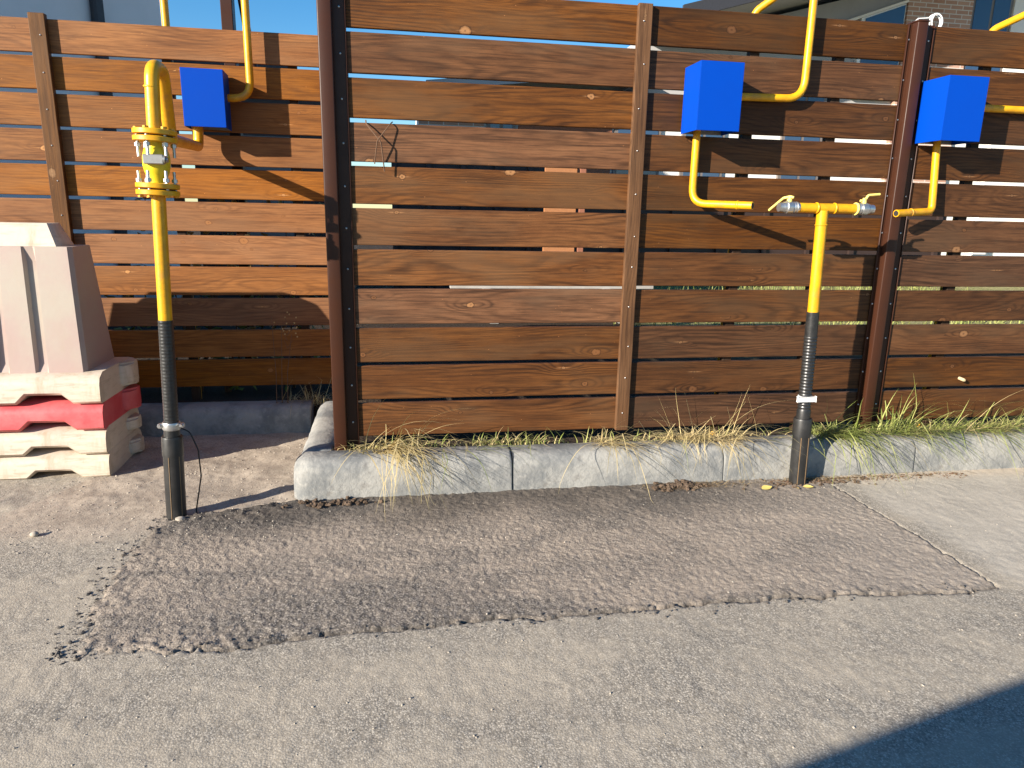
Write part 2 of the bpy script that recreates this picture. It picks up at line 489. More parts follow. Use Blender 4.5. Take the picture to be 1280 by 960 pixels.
def from_arrays(name, V, F, mat, parent=None, smooth=True):
    me = bpy.data.meshes.new(name)
    me.from_pydata(V, [], F)
    if smooth: me.shade_smooth()
    return link(name, me, mat, parent)

TABS = {}
def vnoise(x, y, seed):
    """smooth value noise"""
    if seed not in TABS:
        TABS[seed] = np.random.RandomState(seed).rand(256, 256)
    tab = TABS[seed]
    xi = np.floor(x).astype(int); yi = np.floor(y).astype(int)
    fx = x - xi; fy = y - yi
    fx = fx * fx * (3 - 2 * fx); fy = fy * fy * (3 - 2 * fy)
    g = lambda a, b: tab[a % 256, b % 256]
    return (g(xi, yi) * (1 - fx) + g(xi + 1, yi) * fx) * (1 - fy) + (g(xi, yi + 1) * (1 - fx) + g(xi + 1, yi + 1) * fx) * fy
def fbm(x, y, sc, seed, oct=3):
    s = 0; a = 1; tot = 0
    for k in range(oct):
        s = s + a * vnoise(x * sc * 2 ** k + 17.3 * k, y * sc * 2 ** k - 9.1 * k, seed + k); tot += a; a *= .5
    return s / tot - .5
def grid_mesh(name, xs, ys, zf, keep, mat):
    X, Y = np.meshgrid(xs, ys)
    Z = zf(X, Y)
    V = np.stack([X, Y, Z], -1).reshape(-1, 3)
    nx, ny = len(xs), len(ys)
    I = np.arange(nx * ny).reshape(ny, nx)
    Q = np.stack([I[:-1, :-1], I[:-1, 1:], I[1:, 1:], I[1:, :-1]], -1).reshape(-1, 4)
    if keep is not None:
        kq = keep(X, Y)
        kk = (kq[:-1, :-1] | kq[:-1, 1:] | kq[1:, 1:] | kq[1:, :-1]).reshape(-1)
        Q = Q[kk]
        used = np.zeros(len(V), bool); used[Q.ravel()] = True
        mp = np.cumsum(used) - 1
        V = V[used]; Q = mp[Q]
    me = bpy.data.meshes.new(name)
    me.vertices.add(len(V)); me.vertices.foreach_set('co', V.ravel())
    me.loops.add(Q.size); me.loops.foreach_set('vertex_index', Q.ravel().astype(np.int32))
    me.polygons.add(len(Q)); me.polygons.foreach_set('loop_start', np.arange(0, Q.size, 4, dtype=np.int32))
    me.update(calc_edges=True); me.validate()
    me.shade_smooth()
    return link(name, me, mat)

# ---------------------------------------------------------------- ground
def patch_s(X, Y):
    """distance inside the asphalt patch, ragged"""
    w = fbm(X, Y, 9, 3, 4) * .05 + fbm(X, Y, 2.0, 8, 2) * .05 + fbm(X, Y, 45, 13, 3) * .022 + np.where(X < -.55, fbm(X, Y, 22, 15, 3) * .06, 0)
    xl = -.90 - .05 * np.sin((Y - 1.85) * 3.0)
    front = 1.853 + .012 * np.sin(X * 2.2) + .02 * (X > 1.4) * (X - 1.4)
    d = np.minimum(X - xl, Y - front)
    d = np.minimum(d, 2.003 - X)
    d = np.minimum(d, np.where(X < -.40, 2.765 + (X + .9) * .26, 2.96) - Y)
    return d + w * np.where(X > 1.9, .35, 1.0)
def road_z(X, Y):
    fine = (X > -2.4) & (X < 4.3) & (Y > .6) & (Y < 4.0)
    s = patch_s(X, Y)
    z = fbm(X, Y, 1.3, 21, 3) * .012 + fbm(X, Y, 30, 31, 3) * .002 + fbm(X, Y, 75, 41, 2) * .0036
    bay = np.clip((Y - 2.75) / .2, 0, 1) * np.clip((-.3 - X) / .15, 0, 1)
    z = z + bay * (fbm(X, Y, 8, 51, 4) * .016 + .004)
    lf = np.clip((-.55 - X) / .2, 0, 1)
    sm = np.clip((s + .004 - .03 * lf) / (.010 + .03 * lf), 0, 1)
    rt = np.clip((X - 1.85) / .1, 0, 1)
    z = z - (.020 - .006 * lf - .010 * rt) * sm
    return np.where(fine, z, -.002)
def uni(a, b, st): return np.arange(a, b + st / 2, st)
xs = np.concatenate([[-400, -120, -40, -15, -6, -3.2], uni(-2.4, 4.3, .010), [5.2, 8, 15, 40, 120, 400]])
ys = np.concatenate([[-400, -120, -40, -12, -5, -2, -.5, .3], uni(.6, 4.0, .010), [4.5, 7, 14, 40, 120, 400]])
road = grid_mesh('road', xs, ys, road_z, None, 'road')
tag(road, kind='structure')
def patch_z(X, Y):
    s = patch_s(X, Y)
    edge = np.exp(-np.clip(s, 0, 1) / .03) + .7 * np.exp(-np.clip(2.9 - Y, 0, 1) / .12) * (X < 1.9)
    left = np.exp(-np.clip(s, 0, 1) / .09) * (X < -.3)
    z = .002 + fbm(X, Y, 1.3, 21, 3) * .012 + fbm(X, Y, 42, 61, 3) * (.0024 + .011 * np.clip(edge + left, 0, 1.4)) + fbm(X, Y, 95, 71, 2) * .0055
    lf = np.clip((-.55 - X) / .2, 0, 1)
    rt = np.clip((X - 1.85) / .1, 0, 1)
    return z + .003 * lf - (.020 - .012 * lf - .010 * rt) * np.clip(1 - s / (.007 + .02 * lf), 0, 1)
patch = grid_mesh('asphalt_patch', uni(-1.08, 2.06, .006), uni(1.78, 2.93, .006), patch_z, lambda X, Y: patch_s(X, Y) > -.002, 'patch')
tag(patch, kind='structure')
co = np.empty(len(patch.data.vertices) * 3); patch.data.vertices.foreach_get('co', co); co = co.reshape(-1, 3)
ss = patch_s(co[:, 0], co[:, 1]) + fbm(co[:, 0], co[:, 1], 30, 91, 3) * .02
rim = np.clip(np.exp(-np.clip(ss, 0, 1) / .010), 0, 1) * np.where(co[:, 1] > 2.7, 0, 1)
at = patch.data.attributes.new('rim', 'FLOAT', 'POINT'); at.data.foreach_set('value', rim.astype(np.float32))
# yard behind the fences
def yard_z(X, Y):
    z = .135 + fbm(X, Y, 3, 81, 3) * .03
    return z
xs = np.concatenate([[-300, -60, -12], uni(-4, 6, .08), [9, 14, 60, 300]])
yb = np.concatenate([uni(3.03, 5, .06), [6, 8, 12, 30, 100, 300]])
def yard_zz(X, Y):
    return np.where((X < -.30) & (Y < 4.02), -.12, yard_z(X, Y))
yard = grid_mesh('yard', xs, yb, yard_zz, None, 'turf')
tag(yard, kind='structure')

# kerb: stones of one metre with a rounded shoulder
kerb = bpy.data.objects.new('kerb', None); col.objects.link(kerb); tag(kerb, kind='structure')
def kerb_bm(L, end_l=.004, end_r=.004, w=.155, h=.168):
    # outline in (depth from road face, z), base below grade
    pr = [(-.006, -.10), (0.0, .02), (.006, h - .062), (.013, h - .036), (.026, h - .016), (.045, h - .004), (.066, h), (w - .01, h + .001), (w, h - .008), (w, -.10)]
    bm = bmesh.new()
    N = max(6, int(L / .04))
    st = [0, .004, .012] + [L * k / N for k in range(1, N)] + [L - .012, L - .004, L]
    rings = []
    for s in st:
        e = min(s / max(end_l, 1e-4), 1); e2 = min((L - s) / max(end_r, 1e-4), 1)
        q = min(e, e2)
        q = 1 - (1 - q) ** 2
        sh = (1 - q) * (end_l if e < e2 else end_r) * .8
        chip = (.004 + .006 * rng.random()) if rng.random() < .16 else 0
        ring = []
        for d, z in pr:
            j = (rng.random() - .5) * .0025
            ring.append(bm.verts.new((s, d + (sh if d < w / 2 else 0) + j, z - (sh if z > .05 else 0) + j * .6 - (chip if .10 < z and d < .06 else 0))))
        rings.append(ring)
    n = len(pr)
    for a, b in zip(rings, rings[1:]):
        for k in range(n):
            bm.faces.new((a[k], a[(k + 1) % n], b[(k + 1) % n], b[k]))
    bm.faces.new(rings[0][::-1]); bm.faces.new(rings[-1])
    return bm
x = -.437
for i, L in enumerate((.945, 1.0, 1.0, 1.0, 1.0)):
    o = ob('kerb_stone', kerb_bm(L - .005, .045 if i == 0 else .002, .002), 'kerb', kerb, 60)
    o.location = (x, 2.885 + .004 * (i % 2), (0, -.004, .002, -.003, 0)[i])
    x += L
# return towards the recessed fence (faces the bay on its left)
o = ob('kerb_stone', kerb_bm(.86, .004, .02), 'kerb', kerb, 60)
o.matrix_world = Matrix(((0, 1, 0, -.437), (-1, 0, 0, 3.905), (0, 0, 1, -.001), (0, 0, 0, 1)))
for x0 in (-.46 - 1.0, -2.46, -3.46):
    o = ob('kerb_stone', kerb_bm(.994), 'kerb', kerb, 60)
    o.location = (x0, 3.86, -.018)

# ---------------------------------------------------------------- fences
SL, PIT = .153, .17
def slat_mesh(L, name):
    bm = bmesh.new()
    N = max(2, int(L / .25))
    box(bm, (0, 0, 0), (L, .022, SL), .0035, 2)
    return bm
def mesh_of(bm, mat, name):
    bmesh.ops.recalc_face_normals(bm, faces=bm.faces)
    me = bpy.data.meshes.new(name); bm.to_mesh(me); bm.free()
    me.materials.append(M[mat])
    return me
def run_slats(parent, x0, x1, y, ztop, n, mat, jy=.002):
    me = mesh_of(slat_mesh(x1 - x0, 'slat'), mat, 'slat')
    for i in range(n):
        o = link('slat', me, None, parent)
        o.location = (x0, y + rng.uniform(-jy, jy), ztop - i * PIT - SL + rng.uniform(-.002, .002))
        o.rotation_euler = (rng.uniform(-.008, .008), rng.uniform(-.0008, .0008), 0)
def screws(parent, pts, ny=-1, r=.0042):
    bm = bmesh.new()
    for p in pts:
        rod((p[0], p[1], p[2]), (p[0], p[1] - .004, p[2]), [(0, r), (.6, r), (1, r * .5)], 8, bm)
    o = ob('screw_heads', bm, 'zinc', parent, 40)
    o['kind'] = 'stuff'
def steel_post(parent, xc, yf, z0, z1, left_fl, right_fl, w=.056, dep=.042):
    """box section with side flanges that hold the boards"""
    bm = bmesh.new()
    y0 = yf - dep
    box(bm, (xc - w / 2, y0, z0), (xc + w / 2, yf + .03, z1), .005, 2)
    p = ob('post', bm, 'post', parent, 50)
    for s, fl in ((-1, left_fl), (1, right_fl)):
        if fl:
            a = xc + s * (w / 2 - .002); b = xc + s * (w / 2 + fl)
            bm = bmesh.new()
            box(bm, (min(a, b), yf - .005, z0 + .01), (max(a, b), yf - .0025, z1 - .004))
            e = b - s * .006
            box(bm, (min(e, b), yf - .011, z0 + .012), (max(e, b), yf - .0055, z1 - .006), .002)
            ob('flange', bm, 'post', p, 40)
    cap = ob('post_cap', B((xc - w / 2 - .003, y0 - .003, z1 - .002), (xc + w / 2 + .003, yf + .033, z1 + .006), .003), 'post', p, 50)
    return p
FY = 3.10
fence = thing('wooden_fence', (0, 0, 0), 'dark brown fence of wide horizontal boards standing behind the long kerb', 'fence')
run_slats(fence, -.215, 1.061, FY, 2.063, 11, 'wood')
run_slats(fence, 1.063, 2.335, FY, 2.063, 11, 'wood_dark')
run_slats(fence, 2.355, 4.93, FY, 2.063, 11, 'wood_dark')
steel_post(fence, -.246, FY, .02, 2.42, 0, .052)
steel_post(fence, 2.345, FY, .02, 2.068, .022, .058, .054)
steel_post(fence, 4.95, FY, .02, 2.068, .04, .05)
screws(fence, [(-.192, FY - .004, 2.063 - .085 - PIT * i) for i in range(11)])
screws(fence, [(2.309, FY - .004, 2.063 - .065 - PIT * i) for i in range(11)])
screws(fence, [(2.408, FY - .004, 2.063 - .065 - PIT * i) for i in range(11)])
def batten(parent, xc, y0, y1, z0, z1, w, mat='batten', dots=True):
    o = ob('batten', B((-w / 2, y0 - (y0 + y1) / 2, 0), (w / 2, y1 - (y0 + y1) / 2, z1 - z0), .003, 2), mat, parent)
    # grain runs along the batten: turn it so that local x is its length
    me = o.data
    for v in me.vertices:
        v.co = Vector((v.co.z, v.co.y, -v.co.x))
    o.rotation_euler = (0, -math.pi / 2, 0)
    o.location = (xc, (y0 + y1) / 2, z0)
    return o
batten(fence, 1.062, FY - .021, FY + .003, .205, 2.066, .062)
for xb in (1.588, 2.0, 2.757, 3.6):
    batten(fence, xb, FY + .021, FY + .055, .16, 2.03, .045, 'batten_shaded')
screws(fence, [(1.062 + rng.uniform(-.008, .008), FY - .0205, 2.063 - .08 - PIT * i + rng.uniform(-.02, .02)) for i in range(11)], r=.003)

LY = 4.054
fence2 = thing('wooden_fence', (0, 0, 0), 'lighter orange brown board fence set back behind the stacked plastic barriers', 'fence')
run_slats(fence2, -3.4, -.24, LY, 2.081, 11, 'wood_light', .003)
bt = batten(fence2, -1.675, LY - .03, LY + .003, .19, 2.10, .074, 'batten')
screws(fence2, [(-1.675 + rng.uniform(-.01, .01), LY - .0295, 2.081 - .08 - PIT * i) for i in range(11)], r=.0035)
for xb in (-1.115, -.5, -3.0):
    batten(fence2, xb, LY + .022, LY + .055, .12, 2.05, .045, 'batten_shaded')
ob('post', B((-.262, LY - .02, .0), (-.215, LY + .05, 2.09), .004), 'post', fence2)
# short return joining the two fences
me = mesh_of(slat_mesh(.90, 'slat'), 'wood', 'slat')
for i in range(11):
    o = link('slat', me, None, fence)
    o.matrix_world = Matrix(((0, -1, 0, -.235), (1, 0, 0, 3.135), (0, 0, 1, 2.063 - i * PIT - SL), (0, 0, 0, 1)))

# ---------------------------------------------------------------- gas cabinets
def cabinet(x0, yb, ztop, w, label, depth=.18, h=.270):
    t_ = thing('gas_cabinet', (x0 + w / 2, yb, ztop - h), label, 'gas cabinet', 'blue gas cabinets on the fences')
    bm = bmesh.new()
    th = .0022
    hw = w / 2
    d = depth
    box(bm, (-hw, -d, 0), (hw, -d + th, h), .0018, 2)                       # front
    box(bm, (-hw, -d + th - .0004, .0003), (-hw + th, -.016, h - .0003))
    box(bm, (hw - th, -d + th - .0004, .0003), (hw, -.016, h - .0003))
    box(bm, (-hw + th, -d + th - .0004, h - th - .0006), (hw - th, -.016, h - .0006))
    box(bm, (-hw + th, -d + th, .006), (hw - th, -d + .02, .006 + th))
    for zz in (.05, h - .05):
        box(bm, (-.02, -.02, zz - .015), (.02, .002, zz + .015))
    c = ob('cover', bm, 'blue', t_)
    ob('back_plate', B((-hw + .004, -.020, .002), (hw - .004, -.014, h - .004)), 'steel', t_)
    ob('seam', B((-hw - .0012, -.026, .004), (-hw + .0005, -.021, h - .004)), 'blue', c)
    bm = rod((.03, -.085, .05), (.03, -.085, .19), [(0, .03), (.3, .045), (.5, .052), (.7, .045), (1, .03)], 16)
    ob('regulator', bm, 'steel', t_, 40)
    return t_
cb1 = cabinet(-1.005, LY, 1.863, .196, 'blue gas cabinet on the paler fence above the flanged valve', .172)
cb1.rotation_euler = (0, 0, R(2.5))
cb1.location.x -= .006
cabinet(1.255, FY, 1.825, .190, 'blue gas cabinet right of the wooden batten, pipe bent towards the tee')
cabinet(2.402, FY, 1.825, .196, 'blue gas cabinet right of the steel post on the dark fence')

# pipes between the cabinets and the outside
r = .0165
def gas_pipe(name, pts, rad, label, bend=.055, mat='yellow', cat='pipe', collar=None):
    t_ = thing(name, pts[0], label, cat)
    off = Vector(pts[0])
    o = ob('pipe', tube([Vector(p) - off for p in pts], rad, bend, 16), mat, t_, 60)
    for a, b, rr in (collar or []):
        ob('collar', rod(Vector(a) - off, Vector(b) - off, [(0, rr * .9), (.2, rr), (.8, rr), (1, rr * .9)], 16), mat, t_, 50)
    return t_
g = gas_pipe('gas_pipe', [(1.322, 3.066, 1.60), (1.322, 3.066, 1.262), (1.505, 2.855, 1.254)], r,
         'loose yellow pipe hanging from cabinet, elbow pointing at the tee valve', .07, collar=[((1.458, 2.909, 1.2560), (1.466, 2.900, 1.2557), .0185)])
g2 = gas_pipe('gas_pipe', [(2.503, 3.066, 1.60), (2.520, 3.050, 1.252), (2.285, 2.985, 1.238)], r,
         'yellow pipe below the cabinet beside the steel post, ending in an open mouth', .032, collar=[((2.385, 3.0127, 1.244), (2.375, 3.0099, 1.2434), .0185)])
ob('bore', rod((2.2848 - 2.503, 2.98495 - 3.066, 1.238 - 1.60), (2.2842 - 2.503, 2.98475 - 3.066, 1.238 - 1.60), [(0, .0125), (1, .0125)], 16), 'rubber', g2)
ob('bore', rod((1.5052 - 1.322, 2.8548 - 3.066, 1.254 - 1.60), (1.5056 - 1.322, 2.8543 - 3.066, 1.254 - 1.60), [(0, .0125), (1, .0125)], 16), 'rubber', g)
gas_pipe('gas_pipe', [(1.40, 3.066, 1.716), (1.808, 3.066, 1.722), (1.808, 3.066, 2.25), (1.60, 3.19, 2.09), (1.588, 3.19, .13)], r,
         'yellow pipe rising from cabinet over the dark fence, left of the steel post', [0, .085, .06, .06, 0])
gas_pipe('gas_pipe', [(2.56, 3.066, 1.722), (3.12, 3.066, 1.722), (3.12, 3.066, 2.25), (2.80, 3.19, 2.085), (2.757, 3.19, .13)], r,
         'yellow pipe leaving the cabinet beside the steel post, then over the fence', [0, .085, .06, .06, 0])
gas_pipe('gas_pipe', [(-.90, 3.99, 1.744), (-.70, 3.99, 1.75), (-.70, 3.99, 2.36), (-1.115, 4.125, 2.36), (-1.115, 4.125, .13)], .019,
         'yellow pipe looping from the cabinet up over the lighter fence', [0, .085, .09, .12, 0])

# ---------------------------------------------------------------- riser with flanged valve
def corr(a, b, r0, r1, n, seg=18):
    pf = []
    for k in range(n):
        s = k / n
        pf += [(s, r0), (s + .35 / n, r1), (s + .6 / n, r1), (s + .9 / n, r0)]
    pf.append((1, r0))
    return rod(a, b, pf, seg)
base = Vector((-.873, 2.783, 0)); topv = Vector((-.820, 2.783, 1.46))
ax = lambda z: base.lerp(topv, z / 1.46) - base
ri = thing('gas_riser', base, 'tall yellow gas riser with flanged ball valve, arched top and black sleeve', 'gas riser')
cs_ = ob('casing', rod(ax(-.05), ax(.335), [(0, .037), (.80, .037), (.801, .0392), (.985, .0392), (.9995, .0375), (1, .029)], 24), 'hdpe', ri, 25)
for aang in (-1.75, -.7, .6):
    q = Vector((math.cos(aang), math.sin(aang), 0)) * .0366
    ob('stripe', sweep(bmesh.new(), [ax(.0) + q, ax(.258) + q], .0022, 6), 'stripe', cs_)
ob('casing_neck', rod(ax(.33), ax(.365), [(0, .030), (1, .028)], 20), 'hdpe', ri, 40)
ob('sleeve', corr(ax(.35), ax(.788), .0262, .0270, 34), 'tape', ri, 50)
cl = ob('clamp', rod(ax(.362), ax(.392), [(0, .031), (.2, .034), (.5, .032), (.8, .034), (1, .031)], 20), 'zinc', ri, 40)
for s in (-1, 1):
    bm = bmesh.new()
    c0 = ax(.378) + Vector((s * .036, -.004, 0))
    box(bm, c0 - Vector((.012, .010, .009)), c0 + Vector((.012, .010, .009)), .003)
    rod(c0 + Vector((s * .004, -.022, .004)), c0 + Vector((s * .004, .016, .004)), [(0, .0055), (.3, .0055), (.31, .0035), (1, .0035)], 8, bm)
    ob('clamp_bolt', bm, 'zinc', cl, 40)
ob('pipe', rod(ax(.786), ax(1.245), [(0, .0242), (1, .0242)], 20), 'yellow', ri, 60)
def flange(z, th=.019):
    o = ob('flange', rod(ax(z), ax(z + th), [(0, .068), (.12, .0725), (.88, .0725), (1, .068)], 32), 'yellow', ri, 35)
    return o
flange(1.238); flange(1.262); flange(1.420); flange(1.444)
for z in (1.2565, 1.4385):
    ob('gasket', rod(ax(z), ax(z + .006), [(0, .058), (1, .058)], 24), 'rubber', ri, 40)
ob('valve_body', rod(ax(1.279), ax(1.424), [(0, .030), (.12, .031), (.26, .040), (.42, .0455), (.62, .0455), (.78, .040), (.9, .032), (1, .034)], 28), 'yellow_bright', ri, 60)
st = ob('valve_stem', B(ax(1.343) + Vector((-.026, -.062, 0)), ax(1.376) + Vector((.040, -.042, 0)), .003), 'steel', ri)
ob('stem_nut', rod(ax(1.36) + Vector((.038, -.052, 0)), ax(1.36) + Vector((.054, -.052, -.002)), [(0, .014), (.5, .014), (.55, .009), (1, .009)], 10), 'steel', st, 40)
for zc, lo, hi in ((1.26, -.025, .062), (1.44, -.070, .027)):
    for k in range(6):
        an = k * math.pi / 3 + .32
        q = Vector((math.cos(an), math.sin(an), 0)) * .057
        L_ = rod(ax(zc) + q + Vector((0, 0, lo)), ax(zc) + q + Vector((0, 0, hi)), [(0, .0055), (1, .0055)], 8)
        zz = .024 if hi > .05 else -.036
        rod(ax(zc) + q + Vector((0, 0, zz)), ax(zc) + q + Vector((0, 0, zz + .012)), [(0, .0105), (1, .0105)], 6, L_)
        zo = -.029 if hi > .05 else .023
        bo = ob('bolt', L_, 'zinc', ri, 40)
        ob('bolt_head', rod(ax(zc) + q + Vector((0, 0, zo)), ax(zc) + q + Vector((0, 0, zo + .007)), [(0, .010), (1, .010)], 6), 'yellow', bo, 40)
path = [(-.822, 2.783, 1.45), (-.812, 2.783, 1.678), (-.815, 2.915, 1.678), (-.862, 3.12, 1.462), (-.968, 3.975, 1.505), (-.962, 3.975, 1.62)]
ob('arched_pipe', tube([Vector(p) - base for p in path], .0242, [0, .075, .075, .06, .045, 0], 18), 'yellow', ri, 60)
ob('weld_ring', rod(Vector((-.8185, 2.783, 1.600)) - base, Vector((-.818, 2.783, 1.606)) - base, [(0, .0245), (.5, .0262), (1, .0245)], 20), 'yellow', ri, 60)
wire = [(-.83, 2.80, .36), (-.80, 2.80, .345), (-.775, 2.80, .27), (-.772, 2.80, .16), (-.80, 2.795, .02), (-.80, 2.795, -.02)]
tag(ob('cable', tube(wire, .0028, .05, 8), 'cable', None, 60), 'thin black wire looping beside the flanged riser casing', 'wire')

# ---------------------------------------------------------------- riser with tee
base = Vector((1.849, 2.83, 0)); topv = Vector((1.810, 2.822, 1.235))
ax = lambda z: base.lerp(topv, z / 1.235) - base
ri = thing('gas_riser', base, 'yellow gas riser with tee and two lever valves, black ribbed sleeve', 'gas riser')
cs_ = ob('casing', rod(ax(-.05), ax(.318), [(0, .038), (.77, .038), (.771, .0408), (.985, .0408), (.9995, .039), (1, .029)], 24), 'hdpe', ri, 25)
for aang in (-2.1, -1.1, .4):
    q = Vector((math.cos(aang), math.sin(aang), 0)) * .0376
    ob('stripe', sweep(bmesh.new(), [ax(.0) + q, ax(.232) + q], .0022, 6), 'stripe', cs_)
ob('casing_neck', rod(ax(.31), ax(.36), [(0, .0305), (.9, .0305), (.99, .029), (1, .025)], 20), 'hdpe', ri, 25)
ob('sleeve', corr(ax(.35), ax(.70), .0255, .029, 24), 'tape', ri, 50)
ob('sleeve_top', rod(ax(.69), ax(.806), [(0, .0272), (1, .0262)], 20), 'tape', ri, 50)
cl = ob('clamp', rod(ax(.402), ax(.424), [(0, .031), (.5, .0325), (1, .031)], 20), 'white_plastic', ri, 40)
ob('clamp_lug', B(ax(.41) + Vector((-.052, -.022, -.008)), ax(.41) + Vector((.036, -.030, .014)), .003), 'white_plastic', cl)
ob('pipe', rod(ax(.80), ax(1.24), [(0, .0238), (1, .0238)], 20), 'yellow', ri, 60)
zc = 1.250; yc = 2.823
P2 = lambda x, y=yc, z=zc: Vector((x - .017, y, z)) - base
ob('tee', rod(P2(1.712), P2(1.985), [(0, .0200), (1, .0200)], 20), 'yellow', ri, 60)
for xw in (1.793, 1.876):
    ob('weld_ring', rod(P2(xw), P2(xw + .008), [(0, .0200), (.3, .0235), (.7, .0235), (1, .0200)], 20), 'yellow', ri, 60)
ob('weld_ring', rod(ax(1.176), ax(1.184), [(0, .0238), (.3, .0265), (.7, .0265), (1, .0238)], 20), 'yellow', ri, 60)
ob('weld_ring', rod(P2(1.976), P2(1.986), [(0, .0200), (.3, .0265), (.7, .0265), (1, .0200)], 20), 'yellow_pale', ri, 60)
for sgn, xv in ((-1, 1.712), (1, 1.975)):
    pf = [(0, .0215), (.12, .0245), (.14, .021), (.24, .0245), (.34, .021), (.36, .0255), (.62, .0265), (.66, .022), (.74, .0225), (.80, .0195), (1, .0185)]
    v = ob('valve', rod(P2(xv), P2(xv + sgn * .088), pf, 18), 'zinc', ri, 35)
    xs_ = xv + sgn * .042
    if sgn > 0:
        ob('valve_stem', rod(P2(xs_, z=zc + .02), P2(xs_, z=zc + .046), [(0, .011), (.6, .011), (.62, .007), (1, .007)], 10), 'yellow_pale', v, 40)
        bm = tube([P2(xs_ - .018, z=zc + .034), P2(xs_ + .004, z=zc + .036), P2(xs_ + .016, z=zc + .058), P2(xs_ + .070, z=zc + .063)], .0055, .014, 8)
    else:
        ob('valve_stem', rod(P2(xs_, z=zc + .02), P2(xs_, z=zc + .044), [(0, .011), (.6, .011), (.62, .007), (1, .007)], 10), 'yellow_pale', v, 40)
        bm = tube([P2(xs_ + .010, y=yc - .014, z=zc + .040), P2(xs_, z=zc + .044), P2(xs_ - .016, y=yc + .022, z=zc + .038), P2(xs_ - .040, y=yc + .088, z=zc - .012)], .0055, .014, 8)
    ob('lever', bm, 'yellow_pale', v, 60)

# ---------------------------------------------------------------- stacked traffic barriers
def barrier_base(bm, z0, h, inset=0.0):
    """one plastic base slab: sloping shoulder, fork pockets, hooked end"""
    x0, x1, y0, y1 = -2.38, -1.288, 3.257, 3.70
    n = []
    # front outline in x with two fork pockets along the lower edge
    nt = h * .30
    px = [x0, x0 + .16, x0 + .20, x0 + .345, x0 + .385, x1 - .345, x1 - .305, x1 - .160, x1 - .115, x1]
    pz = [0, 0, nt, nt, 0, 0, nt, nt, 0, 0]
    secs = []
    for x, z in zip(px, pz):
        e = .012 if x in (x0, x1) else 0
        secs.append((x, z))
    # cross-section ring at each x: bottom-front, mid-front, shoulder, top inner (mirrored)
    rings = []
    for x, z in secs:
        fr = [(y0 + .012, z), (y0, z + .012), (y0 + .004, h * .62), (y0 + .016, h * .84), (y0 + .055, h)]
        ring = [(a, b) for a, b in fr] + [(y1 + y0 - a, b) for a, b in reversed(fr)]
        rings.append([bm.verts.new((x, a, z0 + b)) for a, b in ring])
    k = len(rings[0])
    for a, b in zip(rings, rings[1:]):
        for i in range(k):
            bm.faces.new((a[i], a[(i + 1) % k], b[(i + 1) % k], b[i]))
    bm.faces.new(rings[0][::-1]); bm.faces.new(rings[-1])
    return bm
def hook(z0, z1, big):
    bm = bmesh.new()
    # rounded ear on the rear half of the end
    pr = []
    r_ = .085 if big else .072
    for k in range(13):
        an = -math.pi / 2 + math.pi * k / 12
        pr.append((-1.292 + math.cos(an) * (r_ * .62), 3.585 + math.sin(an) * r_))
    pr += [(-1.33, 3.585 + r_), (-1.33, 3.585 - r_)]
    lo = [bm.verts.new((a, b, z0)) for a, b in pr]; hi = [bm.verts.new((a, b, z1)) for a, b in pr]
    n = len(pr)
    for k in range(n): bm.faces.new((lo[k], lo[(k + 1) % n], hi[(k + 1) % n], hi[k]))
    bm.faces.new(lo[::-1]); bm.faces.new(hi)
    bmesh.ops.bevel(bm, geom=[e for e in bm.edges if abs(e.verts[0].co.z - e.verts[1].co.z) < 1e-5], offset=.012, segments=2, affect='EDGES')
    return bm
layers = [(0.0, .118, 'barrier_white', 'dirty white plastic barrier at the bottom of the stack, resting on asphalt'),
          (.112, .118, 'barrier_white', 'dirty white plastic barrier squeezed directly under the red one'),
          (.226, .126, 'barrier_red', 'red plastic road barrier between the white ones in the stack'),
          (.347, .135, 'barrier_white', 'topmost plastic barrier of the stack with tall pinkish ribbed body')]
